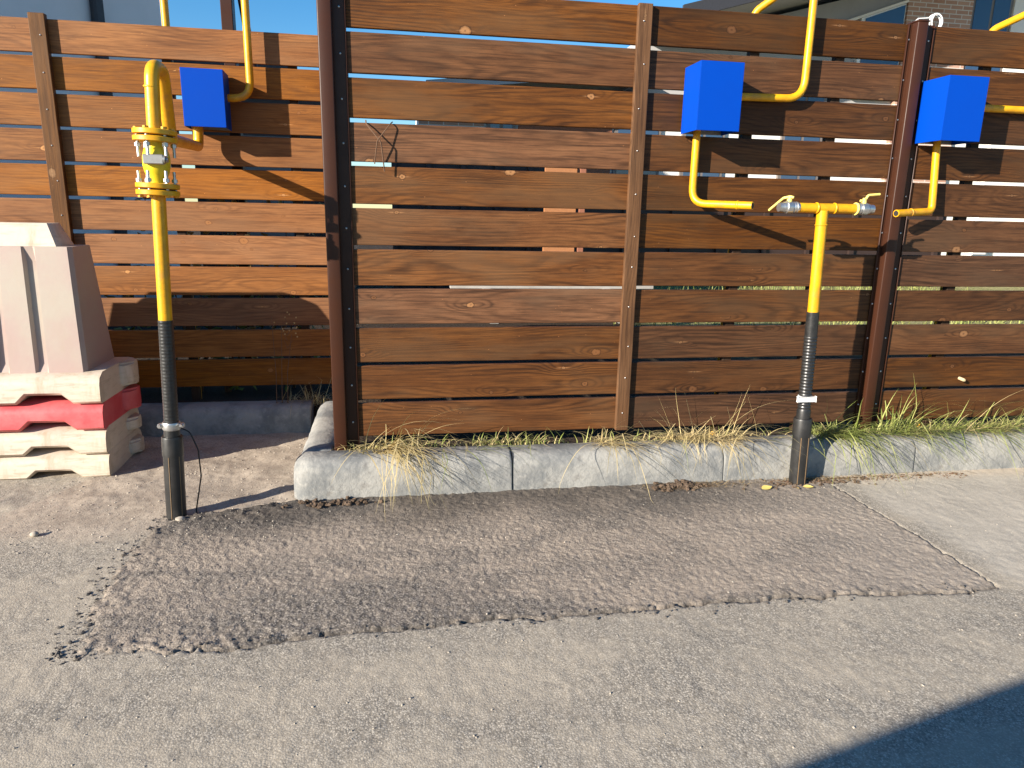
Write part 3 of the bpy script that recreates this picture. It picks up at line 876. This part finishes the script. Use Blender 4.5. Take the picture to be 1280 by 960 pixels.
for i, (z0, h, mat, lab) in enumerate(layers):
    b_ = thing('traffic_barrier', (-1.95, 3.48, z0), lab, 'barrier', 'plastic barriers stacked beside the paler fence')
    off = Vector((-1.95, 3.48, z0)); dx = (rng.uniform(-.006, .006) if i else 0)
    bm = barrier_base(bmesh.new(), z0, h)
    bmesh.ops.bevel(bm, geom=[e for e in bm.edges if e.calc_face_angle(0) > .5], offset=.006, segments=2, affect='EDGES')
    bmesh.ops.translate(bm, verts=bm.verts, vec=-off + Vector((dx, 0, 0)))
    s_ = ob('base', bm, mat, b_, 45)
    bm = hook(z0 + (.02 if i != 1 else .03), z0 + h - (.004 if i in (2, 3) else .03), i in (2, 3))
    bmesh.ops.translate(bm, verts=bm.verts, vec=-off + Vector((dx, 0, 0)))
    ob('hook_end', bm, mat, b_, 45)
    if i == 3:
        # tapered upper body with vertical channels on the front
        def body(zb, zt, b0, b1, groove):
            bm = bmesh.new()
            xl0, xr0, yf0, yb0 = b0; xl1, xr1, yf1, yb1 = b1
            N = 9
            def outline(s):
                xl, xr, yf, yb = [p_ + (q_ - p_) * s for p_, q_ in zip(b0, b1)]
                pts = []
                if groove:
                    sc = (xr - xl)
                    for c_ in groove:
                        g0 = xl + sc * c_
                        w_ = .046 * (1 - .0 * s)
                        d_ = .020 * min(1, 12 * s + .15) * min(1, (1 - s) * 25 + .2)
                        pts += [(g0 - w_ / 2 - .004, yf), (g0 - w_ / 2 + .005, yf + d_), (g0 + w_ / 2 - .005, yf + d_), (g0 + w_ / 2 + .004, yf)]
                c1 = .020
                return [(xl + c1 * .3, yf + c1)] + [(xl + c1, yf)] + pts + [(xr - c1, yf), (xr - c1 * .3, yf + c1)] + [(xr - c1 * .3, yb - c1), (xr - c1, yb), (xl + c1, yb), (xl + c1 * .3, yb - c1)]
            rings = []
            for k in range(N + 1):
                s = k / N
                s = s ** 1.0
                rings.append([bm.verts.new((a, b, zb + (zt - zb) * s)) for a, b in outline(s)])
            n = len(rings[0])
            for a, b in zip(rings, rings[1:]):
                for j in range(n): bm.faces.new((a[j], a[(j + 1) % n], b[(j + 1) % n], b[j]))
            bm.faces.new(rings[0][::-1]); bm.faces.new(rings[-1])
            bmesh.ops.translate(bm, verts=bm.verts, vec=-off)
            return bm
        bd = ob('upper_body', body(.455, 1.024, (-2.325, -1.345, 3.305, 3.655), (-2.295, -1.375, 3.368, 3.592), (.17, .33, .49, .65, .81)), 'barrier_pink', b_, 35)
        ob('cap', body(1.015, 1.122, (-2.245, -1.425, 3.392, 3.568), (-2.203, -1.467, 3.425, 3.535), None), 'barrier_white', b_, 35)

# ---------------------------------------------------------------- grass and weeds
def blades(specs):
    V = []; F = []
    for (p, az, tilt, L, w, droop, drape) in specs:
        p = Vector(p); d = Vector((math.cos(az) * math.sin(tilt), math.sin(az) * math.sin(tilt), math.cos(tilt)))
        side = Vector((-math.sin(az + rng.uniform(-.6, .6)), math.cos(az), 0)).normalized()
        n = 10; st = L / n; b0 = len(V); kink = rng.randint(3, 9) if rng.random() < .35 else -1
        for k in range(n + 1):
            ww = w * (1 - (k / n) ** 1.6) + .0002
            V.append(tuple(p - side * ww / 2)); V.append(tuple(p + side * ww / 2))
            d = (d + Vector((rng.uniform(-.06, .06), rng.uniform(-.05, .05), -droop * .75))).normalized()
            if k == kink: d = (d + Vector((rng.uniform(-.9, .9), rng.uniform(-.5, .2), rng.uniform(-1.1, -.2)))).normalized()
            p = p + d * st
            if drape:
                if p.y > 2.876 and p.z < .175:
                    zs = .172 - max(0, 2.948 - p.y) ** 2 * 11.5       # shoulder of the kerb
                    if p.z < zs:
                        if p.y > 2.895: p.z = zs + .003 * rng.random()
                        else: p.y = 2.875 - .004 * rng.random()
                if p.z < .008: p.z = .008 + .004 * rng.random()
        for k in range(n):
            a = b0 + 2 * k
            F.append((a, a + 1, a + 3, a + 2))
    return V, F
def tuft(x, y, z, n, Lr, az0, azs, tilt, droop, mat, drape=True, sp=.03, w=.0035):
    out = []
    for k in range(n):
        out.append(((x + rng.gauss(0, sp), y + rng.uniform(-.02, .02), z), az0 + rng.gauss(0, azs), abs(rng.gauss(tilt, .25)), rng.uniform(*Lr), w * rng.uniform(.6, 1.3), droop * rng.uniform(.6, 1.4), drape))
    return out
def grass_thing(name, specs, mat, label, kind=None, cat='grass'):
    V, F = blades(specs)
    o = from_arrays(name, V, F, mat)
    if kind: tag(o, label, cat, kind=kind)
    else: tag(o, label, cat)
    return o
A = -math.pi / 2
def drape(x, n, sp, L=(.20, .36), w=.0048, lean=.5):
    L = (L[0] * 1.15, L[1] * 1.3)
    return tuft(x, 2.985, .168, n, L, A + lean, .42, .85, .20, None, True, sp, w * 1.1)
def mat_(x, n, sp, L=(.07, .2), w=.0038):
    return tuft(x, 3.04, .15, n, L, A, 1.8, .95, .19, None, True, sp, w)
grass_thing('grass_tuft', drape(-.03, 95, .05, (.22, .38), .0046, .65) + mat_(-.10, 60, .08), 'straw',
            'pale straw tuft drooping over the kerb beside the tall end post')
grass_thing('grass_tuft', drape(.96, 34, .05, (.2, .34), .0044) + mat_(.98, 40, .07, (.1, .22)), 'straw',
            'dry straw tuft hanging over the kerb below the wooden batten')
grass_thing('grass_tuft', mat_(1.42, 300, .11, (.08, .25)) + drape(1.5, 34, .07, (.2, .34), .0044), 'straw',
            'dense matted straw tuft between the wooden batten and the tee riser')
grass_thing('grass_tuft', mat_(2.14, 170, .07, (.10, .25), .0048) + drape(2.14, 85, .08, (.22, .36), .0052, .35), 'green',
            'green grass tuft flopping over the kerb at the foot of the shorter steel post')
grass_thing('grass_tuft', tuft(2.46, 3.02, .16, 60, (.14, .32), A + .5, 1.3, .65, .12, None, True, .07, .0055) + drape(2.52, 50, .10, (.2, .34), .005), 'green',
            'taller green grass tuft just right of the shorter steel post')
grass_thing('grass_tuft', tuft(2.95, 3.03, .16, 90, (.10, .25), A + .3, 1.5, .8, .14, None, True, .16, .005) + drape(2.98, 44, .08, (.2, .34), .005), 'green',
            'green grass tuft spilling over the kerb farther along, beyond the cabinet pipe')
sp = []
for k in range(600):
    x = rng.uniform(2.0, 4.2)
    sp += tuft(x, 3.05, .145, 1, (.06, .20), rng.uniform(-math.pi, math.pi), 1, 1.0, .16, None, True, .02, .0045)
for k in range(110):
    sp += tuft(rng.uniform(2.2, 4.2), 2.985, .168, 1, (.2, .42), A + .5, .5, .85, .2, None, True, .02, .0048)
rng.shuffle(sp)
grass_thing('grass_strip', sp[:450], 'green', 'green grass growing between the kerb and the fence right of the post', 'stuff')
grass_thing('grass_strip', sp[450:], 'straw', 'dry blades mixed into the grass right of the post', 'stuff')
sp = []
for k in range(330):
    x = rng.choice((rng.uniform(-.2, 2.0), rng.gauss(.12, .12), rng.gauss(.6, .08), rng.gauss(.42, .05)))
    sp += tuft(x, 3.05, .14, 1, (.03, .11), rng.uniform(-math.pi, math.pi), 1, .75, .14, None, True, .02, .004)
for k in range(34):
    sp += tuft(rng.choice((rng.uniform(.0, .5), rng.uniform(.0, 1.9))), 2.985, .168, 1, (.2, .40), A + .5, .5, .85, .2, None, True, .02, .004)
rng.shuffle(sp)
grass_thing('grass_strip', sp[:190], 'green', 'short sparse green grass under the bottom fence board', 'stuff')
grass_thing('grass_strip', sp[190:], 'straw', 'short sparse straw under the bottom fence board', 'stuff')
sp = []
for k in range(11):
    sp += tuft(rng.uniform(1.28, 1.75), 3.03, .16, 1, (.18, .30), rng.choice((.3, 2.8)), .5, .55, .03, None, False, .02, .0022)
grass_thing('grass_stalks', sp, 'straw', 'tall thin dry grass stalks leaning against the dark fence by the riser', 'stuff')
sp = []
for k in range(120):
    sp += tuft(rng.uniform(-.62, -.3), 3.98, .13, 1, (.08, .22), rng.uniform(-math.pi, math.pi), 1, .7, .12, None, False, .03, .003)
grass_thing('grass_tuft', sp, 'straw', 'withered grass tuft at the inner corner of the lighter fence')
# yard grass seen through the gaps
sp = []
for k in range(5000):
    x = rng.uniform(2.2, 9); y = rng.uniform(6.0, 11)
    sp.append(((x, y, .12), rng.uniform(-3.1, 3.1), abs(rng.gauss(.4, .3)), rng.uniform(.06, .2), .009, .06, False))
grass_thing('yard_grass', sp, 'green', 'sunlit yard grass seen through the gaps of the dark fence', 'stuff')
# thin weed in front of the lighter fence
wd = thing('dry_weed', (-.60, 3.93, .12), 'thin dry weed stalk in front of the shaded lighter fence', 'weed')
bm = bmesh.new()
for k in range(3):
    x0 = -.03 * k
    sweep(bm, [Vector((x0, .02, -.03)), Vector((x0 + .01, .01, .2)), Vector((x0 + .045 - .02 * k, 0, .42 + .05 * k))], [.0028, .002, .0012], 5)
for k in range(9):
    a = rng.uniform(0, 6.28); z = rng.uniform(.3, .47)
    sweep(bm, [Vector((.02, .005, z)), Vector((.02 + .05 * math.cos(a), .005 + .02 * math.sin(a), z + .05))], [.0014, .0008], 4)
ob('stalk', bm, 'twig', wd)
bm = bmesh.new()
for k in range(14):
    bmesh.ops.create_icosphere(bm, subdivisions=1, radius=.005, matrix=Matrix.Translation((.03 + rng.gauss(0, .03), rng.gauss(0, .012), rng.uniform(.40, .54))))
ob('seed_heads', bm, 'leaf_dry', wd)['kind'] = 'stuff'

# twigs stuck through a gap of the dark fence
def twig(name, pts, rr, mat, label):
    o = ob(name, sweep(bmesh.new(), fillet(pts, .03, 4), rr, 6), mat, None, 60)
    tag(o, label, 'twig')
yT = FY - .006
twig('twig', [(-.100, yT + .02, 1.562), (-.098, yT - .012, 1.545), (-.04, yT - .03, 1.475), (-.028, yT - .02, 1.36)], .0028, 'twig', 'pale twig dangling from a gap, the left leg of two crossed stems')
twig('twig', [(.008, yT + .02, 1.560), (.0, yT - .012, 1.550), (-.055, yT - .03, 1.48), (-.068, yT - .014, 1.39)], .0025, 'twig', 'pale twig curving down leftwards across its neighbour on the fence')

# ---------------------------------------------------------------- litter, stones, clods
def pebble_bm(r_, seed, rough=.14):
    q = random.Random(seed)
    bm = bmesh.new()
    bmesh.ops.create_icosphere(bm, subdivisions=2, radius=r_)
    sx_, sy_, sz_ = q.uniform(.8, 1.3), q.uniform(.7, 1.1), q.uniform(.5, .85)
    for v in bm.verts:
        k = 1 + q.uniform(-rough, rough)
        v.co = Vector((v.co.x * sx_ * k, v.co.y * sy_ * k, v.co.z * sz_ * k))
    return bm
for x, y, r_, lab in ((-.845, 2.735, .017, 'pale rounded stone at the foot of the flanged riser'),
                      (-1.335, 2.66, .015, 'small grey stone on the sandy asphalt in front of the barriers')):
    tag(ob('stone', pebble_bm(r_, int(x * 100)), 'pebble', None, 50, (x, y, r_ * .45)), lab, 'stone')
def clods(cx, cy, n, sx_, sy_, rmax, label):
    bm = bmesh.new()
    for k in range(n):
        r_ = rng.uniform(.2, 1) * rmax
        a = pebble_bm(r_, k * 7 + int(cx * 50), .34)
        tmp = bpy.data.meshes.new('t'); a.to_mesh(tmp); a.free()
        n0 = len(bm.verts)
        bm.from_mesh(tmp); bpy.data.meshes.remove(tmp)
        bm.verts.ensure_lookup_table()
        o_ = Vector((cx + rng.gauss(0, sx_), cy + rng.gauss(0, sy_), r_ * .35 + (rng.random() * rmax * .7 if r_ > .5 * rmax else 0)))
        for v in bm.verts[n0:]:
            v.co = v.co + o_
    tag(ob('soil_clods', bm, 'clod'), label, 'soil', kind='stuff')
clods(1.27, 2.835, 110, .06, .022, .017, 'crumbled brown soil heap against the kerb left of the tee riser')
clods(-.28, 2.83, 90, .08, .018, .011, 'crumbled soil against the kerb corner')
clods(1.92, 2.81, 150, .16, .025, .008, 'crumbled soil around the foot of the tee riser')
# loose gravel as real grains
def gravel(n, place, rr, mat, label):
    ico = bmesh.new(); bmesh.ops.create_icosphere(ico, subdivisions=1, radius=1)
    v0 = np.array([v.co[:] for v in ico.verts]); f0 = np.array([[v.index for v in f.verts] for f in ico.faces]); ico.free()
    VV = []; FF = []
    for k in range(n):
        x, y, z = place()
        r_ = rr[0] * (rr[1] / rr[0]) ** (nr.rand() ** 1.8)
        s = np.array([nr.uniform(.7, 1.4), nr.uniform(.7, 1.4), nr.uniform(.5, .9)]) * r_
        v = v0 * s * nr.uniform(.8, 1.2, (len(v0), 1))
        a = nr.rand() * 6.28; c_, s_ = math.cos(a), math.sin(a)
        v = np.stack([v[:, 0] * c_ - v[:, 1] * s_, v[:, 0] * s_ + v[:, 1] * c_, v[:, 2]], 1) + [x, y, z + r_ * .25]
        FF.append(f0 + 12 * k); VV.append(v)
    V = np.concatenate(VV); F = np.concatenate(FF)
    o = from_arrays('gravel', V.tolist(), F.tolist(), mat, None, False)
    tag(o, label, 'gravel', kind='stuff')
def rz(x, y):
    X = np.array([[x]]); Y = np.array([[y]])
    if patch_s(X, Y)[0, 0] > .012 and y < 2.92: return float(patch_z(X, Y)[0, 0])
    return float(road_z(X, Y)[0, 0])
def p_edge():
    if nr.rand() < .55:
        x = nr.uniform(-.95, 2.0); y = 1.853 + nr.normal(.01, .018)
    else:
        y = 1.85 + .95 * nr.rand() ** 1.7; x = -.91 - .05 * math.sin((y - 1.85) * 3) + nr.normal(0, .028)
    return x, y, rz(x, y)
gravel(650, p_edge, (.0012, .0075), 'crumb', 'dark crumbs of asphalt along the broken rim of the patch')
def p_bay():
    x = nr.uniform(-1.5, -.45); y = nr.uniform(2.5, 3.85)
    return x, y, rz(x, y)
gravel(900, p_bay, (.0013, .005), 'pebble', 'pale grit scattered over the sandy bay beside the kerb')
def p_all():
    x = nr.uniform(-1.5, 2.6); y = .9 + 2.0 * nr.rand()
    return x, y, rz(x, y)
gravel(1100, p_all, (.0010, .0034), 'pebble', 'fine pale grit scattered over the road')
def p_leaf():
    x = nr.uniform(1.7, 2.75); y = 2.86 - abs(nr.normal(0, .03))
    return x, y, rz(x, y)
gravel(420, p_leaf, (.0015, .006), 'twig', 'brown plant litter along the foot of the kerb')
def leaf(x, y, rot, s, lab, mat='leaf_yellow'):
    V = []; F = []
    n = 8
    for k in range(n + 1):
        u_ = k / n; w_ = .5 * math.sin(math.pi * u_ ** .8) * .62
        V += [((u_ - .5) * s, -w_ * s, .003 + .12 * s * abs(w_)), ((u_ - .5) * s, 0, .002 + .15 * s * (u_ - .5) ** 2), ((u_ - .5) * s, w_ * s, .003 + .2 * s * abs(w_))]
    for k in range(n):
        for j in (0, 1):
            a = 3 * k + j
            F.append((a, a + 1, a + 4, a + 3))
    o = from_arrays('fallen_leaf', V, F, mat)
    o.location = (x, y, rz(x, y) + .003); o.rotation_euler = (.12, -.1, rot)
    tag(o, lab, 'leaf')
leaf(1.66, 2.765, .2, .058, 'yellow fallen leaf on the patch left of the tee riser foot')
leaf(1.86, 2.755, -.5, .046, 'yellow fallen leaf right at the tee riser foot')
leaf(1.80, 2.745, 1.2, .022, 'tiny pale leaf between the two yellow leaves', 'leaf_dry')
# short straw litter lying at the foot of the kerb
sp = []
for k in range(330):
    x = rng.choice((rng.gauss(1.95, .16), rng.gauss(2.35, .2), rng.gauss(1.35, .12)))
    y = 2.865 - abs(rng.gauss(0, .03))
    sp.append(((x, y, rz(x, y) + .006), rng.uniform(-3.1, 3.1), rng.uniform(1.35, 1.6), rng.uniform(.02, .08), .0026, .01, True))
grass_thing('straw_litter', sp, 'litter', 'dry brown straw litter lying along the foot of the kerb', 'stuff')
o = ob('wooden_peg', rod((2.868, 3.115, .425), (2.868, 3.062, .420), [(0, .0085), (.9, .0085), (1, .006)], 10), 'timber', None, 40)
tag(o, 'tiny pale wooden peg sticking out of the lowest gap right of the post', 'peg')

# ---------------------------------------------------------------- background: house behind the dark fence
hs = thing('house', (8, 12.5, .1), 'low house with grey sloping eave, brick pier and tall windows behind the fence', 'house')
O = Vector((8, 12.5, .1))
def hp(name, a, b, mat, par=None, bev=0):
    bm = B(Vector(a) - O, Vector(b) - O, bev=bev)
    return ob(name, bm, mat, par or hs)
wl = hp('wall', (.48, 12.5, .1), (16.5, 14.5, 3.05), 'white_wall')
# gable part of the wall under the rake
bm = bmesh.new()
pr = [(4.25, 3.05), (16.5, 3.05), (16.5, 7.4), (8.0, 5.05), (4.25, 4.05)]
lo = [bm.verts.new(Vector((x, 12.52, z)) - O) for x, z in pr]; hi = [bm.verts.new(Vector((x, 14.4, z)) - O) for x, z in pr]
for k in range(5): bm.faces.new((lo[k], lo[(k + 1) % 5], hi[(k + 1) % 5], hi[k]))
bm.faces.new(lo); bm.faces.new(hi[::-1])
ob('gable', bm, 'soffit', hs)
# roof slab
bm = bmesh.new()
def slab(pts, y0, y1, th):
    lo = [bm.verts.new(Vector((x, y, z)) - O) for y in (y0, y1) for x, z in pts]
    hi = [bm.verts.new(Vector((x, y, z + th)) - O) for y in (y0, y1) for x, z in pts]
    a, b, c_, d = lo; e, f_, g_, h_ = hi
    for q in ((a, b, d, c_), (e, f_, h_, g_), (a, b, f_, e), (c_, d, h_, g_), (a, c_, g_, e), (b, d, h_, f_)): bm.faces.new(q)
slab([(4.38, 4.13), (16.5, 7.524)], 11.0, 14.6, .16)
slab([(.55, 3.06), (4.2, 3.46)], 11.6, 14.6, .14)
rf = ob('roof', bm, 'soffit', hs)
bm = bmesh.new()
slab([(4.36, 4.119), (16.5, 7.518)], 10.94, 10.995, .20)
ob('fascia', bm, 'roof_dark', rf)
bm = bmesh.new()
slab([(7.9, 4.60), (9.15, 5.04)], 12.40, 12.51, .045)
ob('trim', bm, 'white_wall', wl)
def hwin(x0, x1, z0, z1, mul=1, mat='frame_grey'):
    fr = hp('window', (x0, 12.44, z0), (x1, 12.53, z1), mat)
    n = mul
    for k in range(n):
        a = x0 + .06 + (x1 - x0 - .06) * k / n; b = x0 + (x1 - x0 - .06) * (k + 1) / n
        ob('pane', B(Vector((a, 12.43, z0 + .06)) - O, Vector((b, 12.45, z1 - .06)) - O), 'glass', fr)
def rake_prism(x0, x1, z0, y0, y1, dz):
    bm = bmesh.new()
    pts = [(x0, z0), (x1, z0), (x1, 4.60 + (x1 - 7.9) * .352 - dz), (x0, 4.60 + (x0 - 7.9) * .352 - dz)]
    lo = [bm.verts.new(Vector((x, y0, z)) - O) for x, z in pts]; hi = [bm.verts.new(Vector((x, y1, z)) - O) for x, z in pts]
    for k in range(4): bm.faces.new((lo[k], lo[(k + 1) % 4], hi[(k + 1) % 4], hi[k]))
    bm.faces.new(lo); bm.faces.new(hi[::-1])
    return bm
fr = ob('window', rake_prism(8.30, 9.14, 3.4, 12.44, 12.53, .004), 'frame_white', hs)
ob('pane', rake_prism(8.37, 9.12, 3.46, 12.43, 12.45, .03), 'glass', fr)
hp('brick_pier', (9.15, 12.40, .1), (10.45, 12.53, 5.5), 'brick')
hwin(10.46, 11.3, 3.4, 5.6, 2)
hp('wall_strip', (11.32, 12.42, .1), (16.0, 12.51, 5.4), 'white_wall')
for x0, x1, z0, z1 in ((1.6, 2.1, 1.9, 3.0), (3.85, 4.7, 1.9, 2.85), (5.1, 5.9, 1.9, 3.4), (7.0, 7.8, 1.7, 3.6)):
    hwin(x0, x1, z0, z1, 2)
hp('brick_panel', (.46, 12.44, .1), (1.55, 12.52, 3.04), 'brick')
hp('red_panel', (2.15, 12.44, .1), (3.8, 12.52, 3.04), 'red_brown')
# coiled pale cable on the fence top beyond the post
cb = [(2.475 + .030 * math.cos(a), 3.16 + .0022 * a, 2.095 + .034 * math.sin(a)) for a in [2.6 - k * .35 for k in range(0, 38)]]
cb = [(2.345, 3.15, 2.03), (2.35, 3.152, 2.072), (2.39, 3.158, 2.105)] + cb
tag(ob('cable', sweep(bmesh.new(), cb, .0035, 8), 'white_plastic', None, 60), 'pale coiled cable looped above the shorter steel post', 'cable')
# dark neighbouring fence and orange boards
nf = thing('sheet_fence', (1.0, 9.0, .1), 'dark brown sheet fence seen through gaps far behind the boards', 'fence')
ob('sheet', B((-1.0, 0, 0), (1.2, .05, 1.72)), 'dark_brown', nf)
for k in range(6):
    ob('post', B((-1.0 + .42 * k, -.06, 0), (-.94 + .42 * k, -.002, 1.8)), 'dark_brown', nf)
nf = thing('sheet_fence', (6, 11.0, .1), 'dark brown sheet fence in front of the low house', 'fence')
ob('sheet', B((-3.2, 0, 0), (3.4, .05, 1.5)), 'dark_brown', nf)
for k in range(9):
    ob('post', B((-3.2 + .8 * k, -.06, 0), (-3.12 + .8 * k, -.002, 1.75)), 'dark_brown', nf)
o = ob('board_panel', B((1.70, 8.0, .1), (2.06, 8.06, 1.74)), 'orange_wood')
tag(o, 'orange brown board panel seen through gaps behind the dark fence', 'panel')
o = ob('upright', B((2.10, 7.98, .1), (2.16, 8.05, 1.8)), 'red_brown'); tag(o, 'narrow red brown upright beside the orange board panel', 'post')
# stacked timber in the yard
for k, (x0, x1, y, z, mt) in enumerate(((.75, 2.6, 7.2, .12, 'timber'), (.9, 2.75, 7.0, .30, 'timber'), (.6, 2.9, 7.6, .45, 'timber_grey'), (.7, 2.2, 5.4, .14, 'timber'))):
    o = ob('plank', B((x0, y, z - .03), (x1, y + .16, z + .05), .004), mt)
    o.rotation_euler = (0, 0, 0)
    tag(o, ['yellowish plank lying lowest behind the dark fence', 'yellowish plank resting across the lower one behind the fence', 'grey weathered plank at the back of the timber behind the fence', 'short yellowish plank lying nearest the back of the dark fence'][k], 'plank', 'planks in the yard behind the fence')
for k, x0 in enumerate((.95, 2.3)):
    o = ob('timber_block', B((x0, 6.95, .1), (x0 + .09, 7.72, .425 if k else .425), .004), 'timber_grey')
    tag(o, 'timber bearer under the %s end of the planks in the yard' % ('left', 'right')[k], 'timber')

# ---------------------------------------------------------------- background: behind the lighter fence
ug = Vector((.47, .88, 0))
rb = thing('building', (-3.2, 7.6, .1), 'grey rendered building with dark downpipe behind the lighter fence', 'building')
MB = Matrix(((.47, -.88, 0, 0), (.88, .47, 0, 0), (0, 0, 1, 0), (0, 0, 0, 1)))
def rp(name, a, b, mat, par=None, bev=0):
    bm = B(a, b, bev=bev)
    bmesh.ops.transform(bm, matrix=MB, verts=bm.verts)
    return ob(name, bm, mat, par or rb)
rp('wall', (-3.6, 0, 0), (1.55, 4, 5.2), 'grey_wall')
rp('downpipe', (.62, -.09, 0), (.74, -.004, 5.2), 'roof_dark', None, .02)
w_ = rp('window', (-.55, -.03, 3.25), (.12, .02, 4.6), 'frame_grey')
rp('pane', (-.50, -.035, 3.30), (.07, -.02, 4.55), 'glass', w_)
rp('plinth', (-3.6, -.04, 0), (1.57, -.002, .35), 'soffit')
sh = thing('shed', (-1.6, 9.6, .1), 'small dark shed with flat roof behind the lighter fence', 'shed')
ob('wall', B((-.8, 0, 0), (.75, 1.4, 2.62)), 'dark_brown', sh)
ob('roof', B((-.95, -.2, 2.625), (.45, 1.5, 2.80)), 'roof_dark', sh)
ob('door', B((-.3, -.03, .02), (.35, -.002, 2.0)), 'frame_grey', sh)
sp_ = thing('steel_pole', (-.895, 4.62, .1), 'brown steel pole with slanted brace rising behind the lighter fence', 'pole')
ob('shaft', B((-.045, -.04, 0), (.02, .04, 3.1), .004), 'post', sp_)
ob('brace', tube([(.03, 0, 2.55), (.13, .02, 1.75)], .022, 0, 8), 'post', sp_, 50)
# leafy plants behind the lighter fence
def leaf_plant(x, y, z, hgt, n, mat, label, spread):
    t_ = thing('shrub', (x, y, z), label, 'shrub', 'plants behind the lighter fence')
    bm = bmesh.new()
    for k in range(5):
        a = rng.uniform(0, 6.28)
        sweep(bm, [Vector((0, 0, -.03)), Vector((spread * .5 * math.cos(a), .1 + .1 * math.sin(a), hgt * .6)), Vector((spread * math.cos(a), .15 + .1 * math.sin(a), hgt))], [.006, .004, .002], 5)
    ob('stem', bm, 'twig', t_)
    V = []; F = []
    for k in range(n):
        c_ = Vector((rng.uniform(-spread, spread) * 1.15, abs(rng.gauss(0, .14)) - .08, rng.uniform(.05, 1) * hgt))
        d = Vector((rng.gauss(0, 1), rng.gauss(0, 1), rng.gauss(-.3, .7))).normalized()
        s = d.cross(Vector((rng.gauss(0, 1), rng.gauss(0, 1), 1))).normalized()
        L = rng.uniform(.03, .075); w2 = L * rng.uniform(.18, .36)
        nrm = d.cross(s) * L * .12
        b0 = len(V)
        V += [tuple(c_), tuple(c_ + d * L * .5 + s * w2 + nrm), tuple(c_ + d * L), tuple(c_ + d * L * .5 - s * w2 + nrm)]
        F += [(b0, b0 + 1, b0 + 2), (b0, b0 + 2, b0 + 3)]
    o = from_arrays('foliage', V, F, mat, t_, False); o['kind'] = 'stuff'
leaf_plant(-1.15, 4.32, .13, 1.25, 320, 'leaf_dry', 'withered leafy shrub behind the lighter fence, under the blue cabinet', .30)
leaf_plant(-.62, 4.36, .13, 1.2, 260, 'leaf_dry', 'withered leafy shrub behind the lighter fence beside the end post', .28)
leaf_plant(-1.0, 4.30, .13, .75, 420, 'leaf_green', 'low green shrub behind the lighter fence near the barriers', .50)

# ---------------------------------------------------------------- parked estate car behind the viewer (casts the shadow at lower right)
ang = math.atan2(.199, .798)
hz = 1.44
tt = hz / .70
edge0 = Vector((.859 - 1.69 * tt, 1.228 - tt, 0))      # a point of the roof edge, on plan
car = thing('parked_car', edge0, 'dark estate car parked on the road outside the view', 'car')
car.rotation_euler = (0, 0, ang)
def prism_y(bm, prof, y0, y1, in0=0, in1=0):
    lo = [bm.verts.new((x, y0, z)) for x, z in prof]; hi = [bm.verts.new((x, y1, z)) for x, z in prof]
    n = len(prof)
    for k in range(n): bm.faces.new((lo[k], lo[(k + 1) % n], hi[(k + 1) % n], hi[k]))
    bm.faces.new(lo[::-1]); bm.faces.new(hi)
    return bm
low = [(-3.3, .28), (-3.35, .55), (-3.2, .78), (-2.2, .92), (1.35, .95), (1.42, .6), (1.36, .28)]
bm = prism_y(bmesh.new(), low, -1.62, .12)
bmesh.ops.bevel(bm, geom=list(bm.edges), offset=.05, segments=3, affect='EDGES')
ob('body', bm, 'car_paint', car, 40)
cab = [(-2.2, .93), (-1.35, hz - .01), (1.05, hz), (1.33, .94)]
bm = bmesh.new()
lo = []; hi = []
for x, z in cab:
    ins = 0 if z > 1.2 else .10
    lo.append(bm.verts.new((x, -1.5 - ins, z))); hi.append(bm.verts.new((x, 0 + ins, z)))
for k in range(4): bm.faces.new((lo[k], lo[(k + 1) % 4], hi[(k + 1) % 4], hi[k]))
bm.faces.new(lo[::-1]); bm.faces.new(hi)
bmesh.ops.bevel(bm, geom=list(bm.edges), offset=.025, segments=3, affect='EDGES')
cabo = ob('cabin', bm, 'car_paint', car, 40)
for x0, x1 in ((-1.25, -.35), (-.25, .95)):
    ob('side_window', prism_y(bmesh.new(), [(x0 - .25 if x0 < -1 else x0, 1.0), (x0, 1.36), (x1, 1.36), (x1, 1.0)], .035, .05), 'glass', cabo)
for x in (-2.45, .55):
    for y in (-1.56, -.08):
        w_ = ob('wheel', rod((x, y - .1, .31), (x, y + .16, .31), [(0, .25), (.1, .31), (.9, .31), (1, .25)], 24), 'tyre', car, 40)
        ob('rim', rod((x, y + .15, .31), (x, y + .166, .31), [(0, .2), (1, .17)], 16), 'zinc', w_, 40)
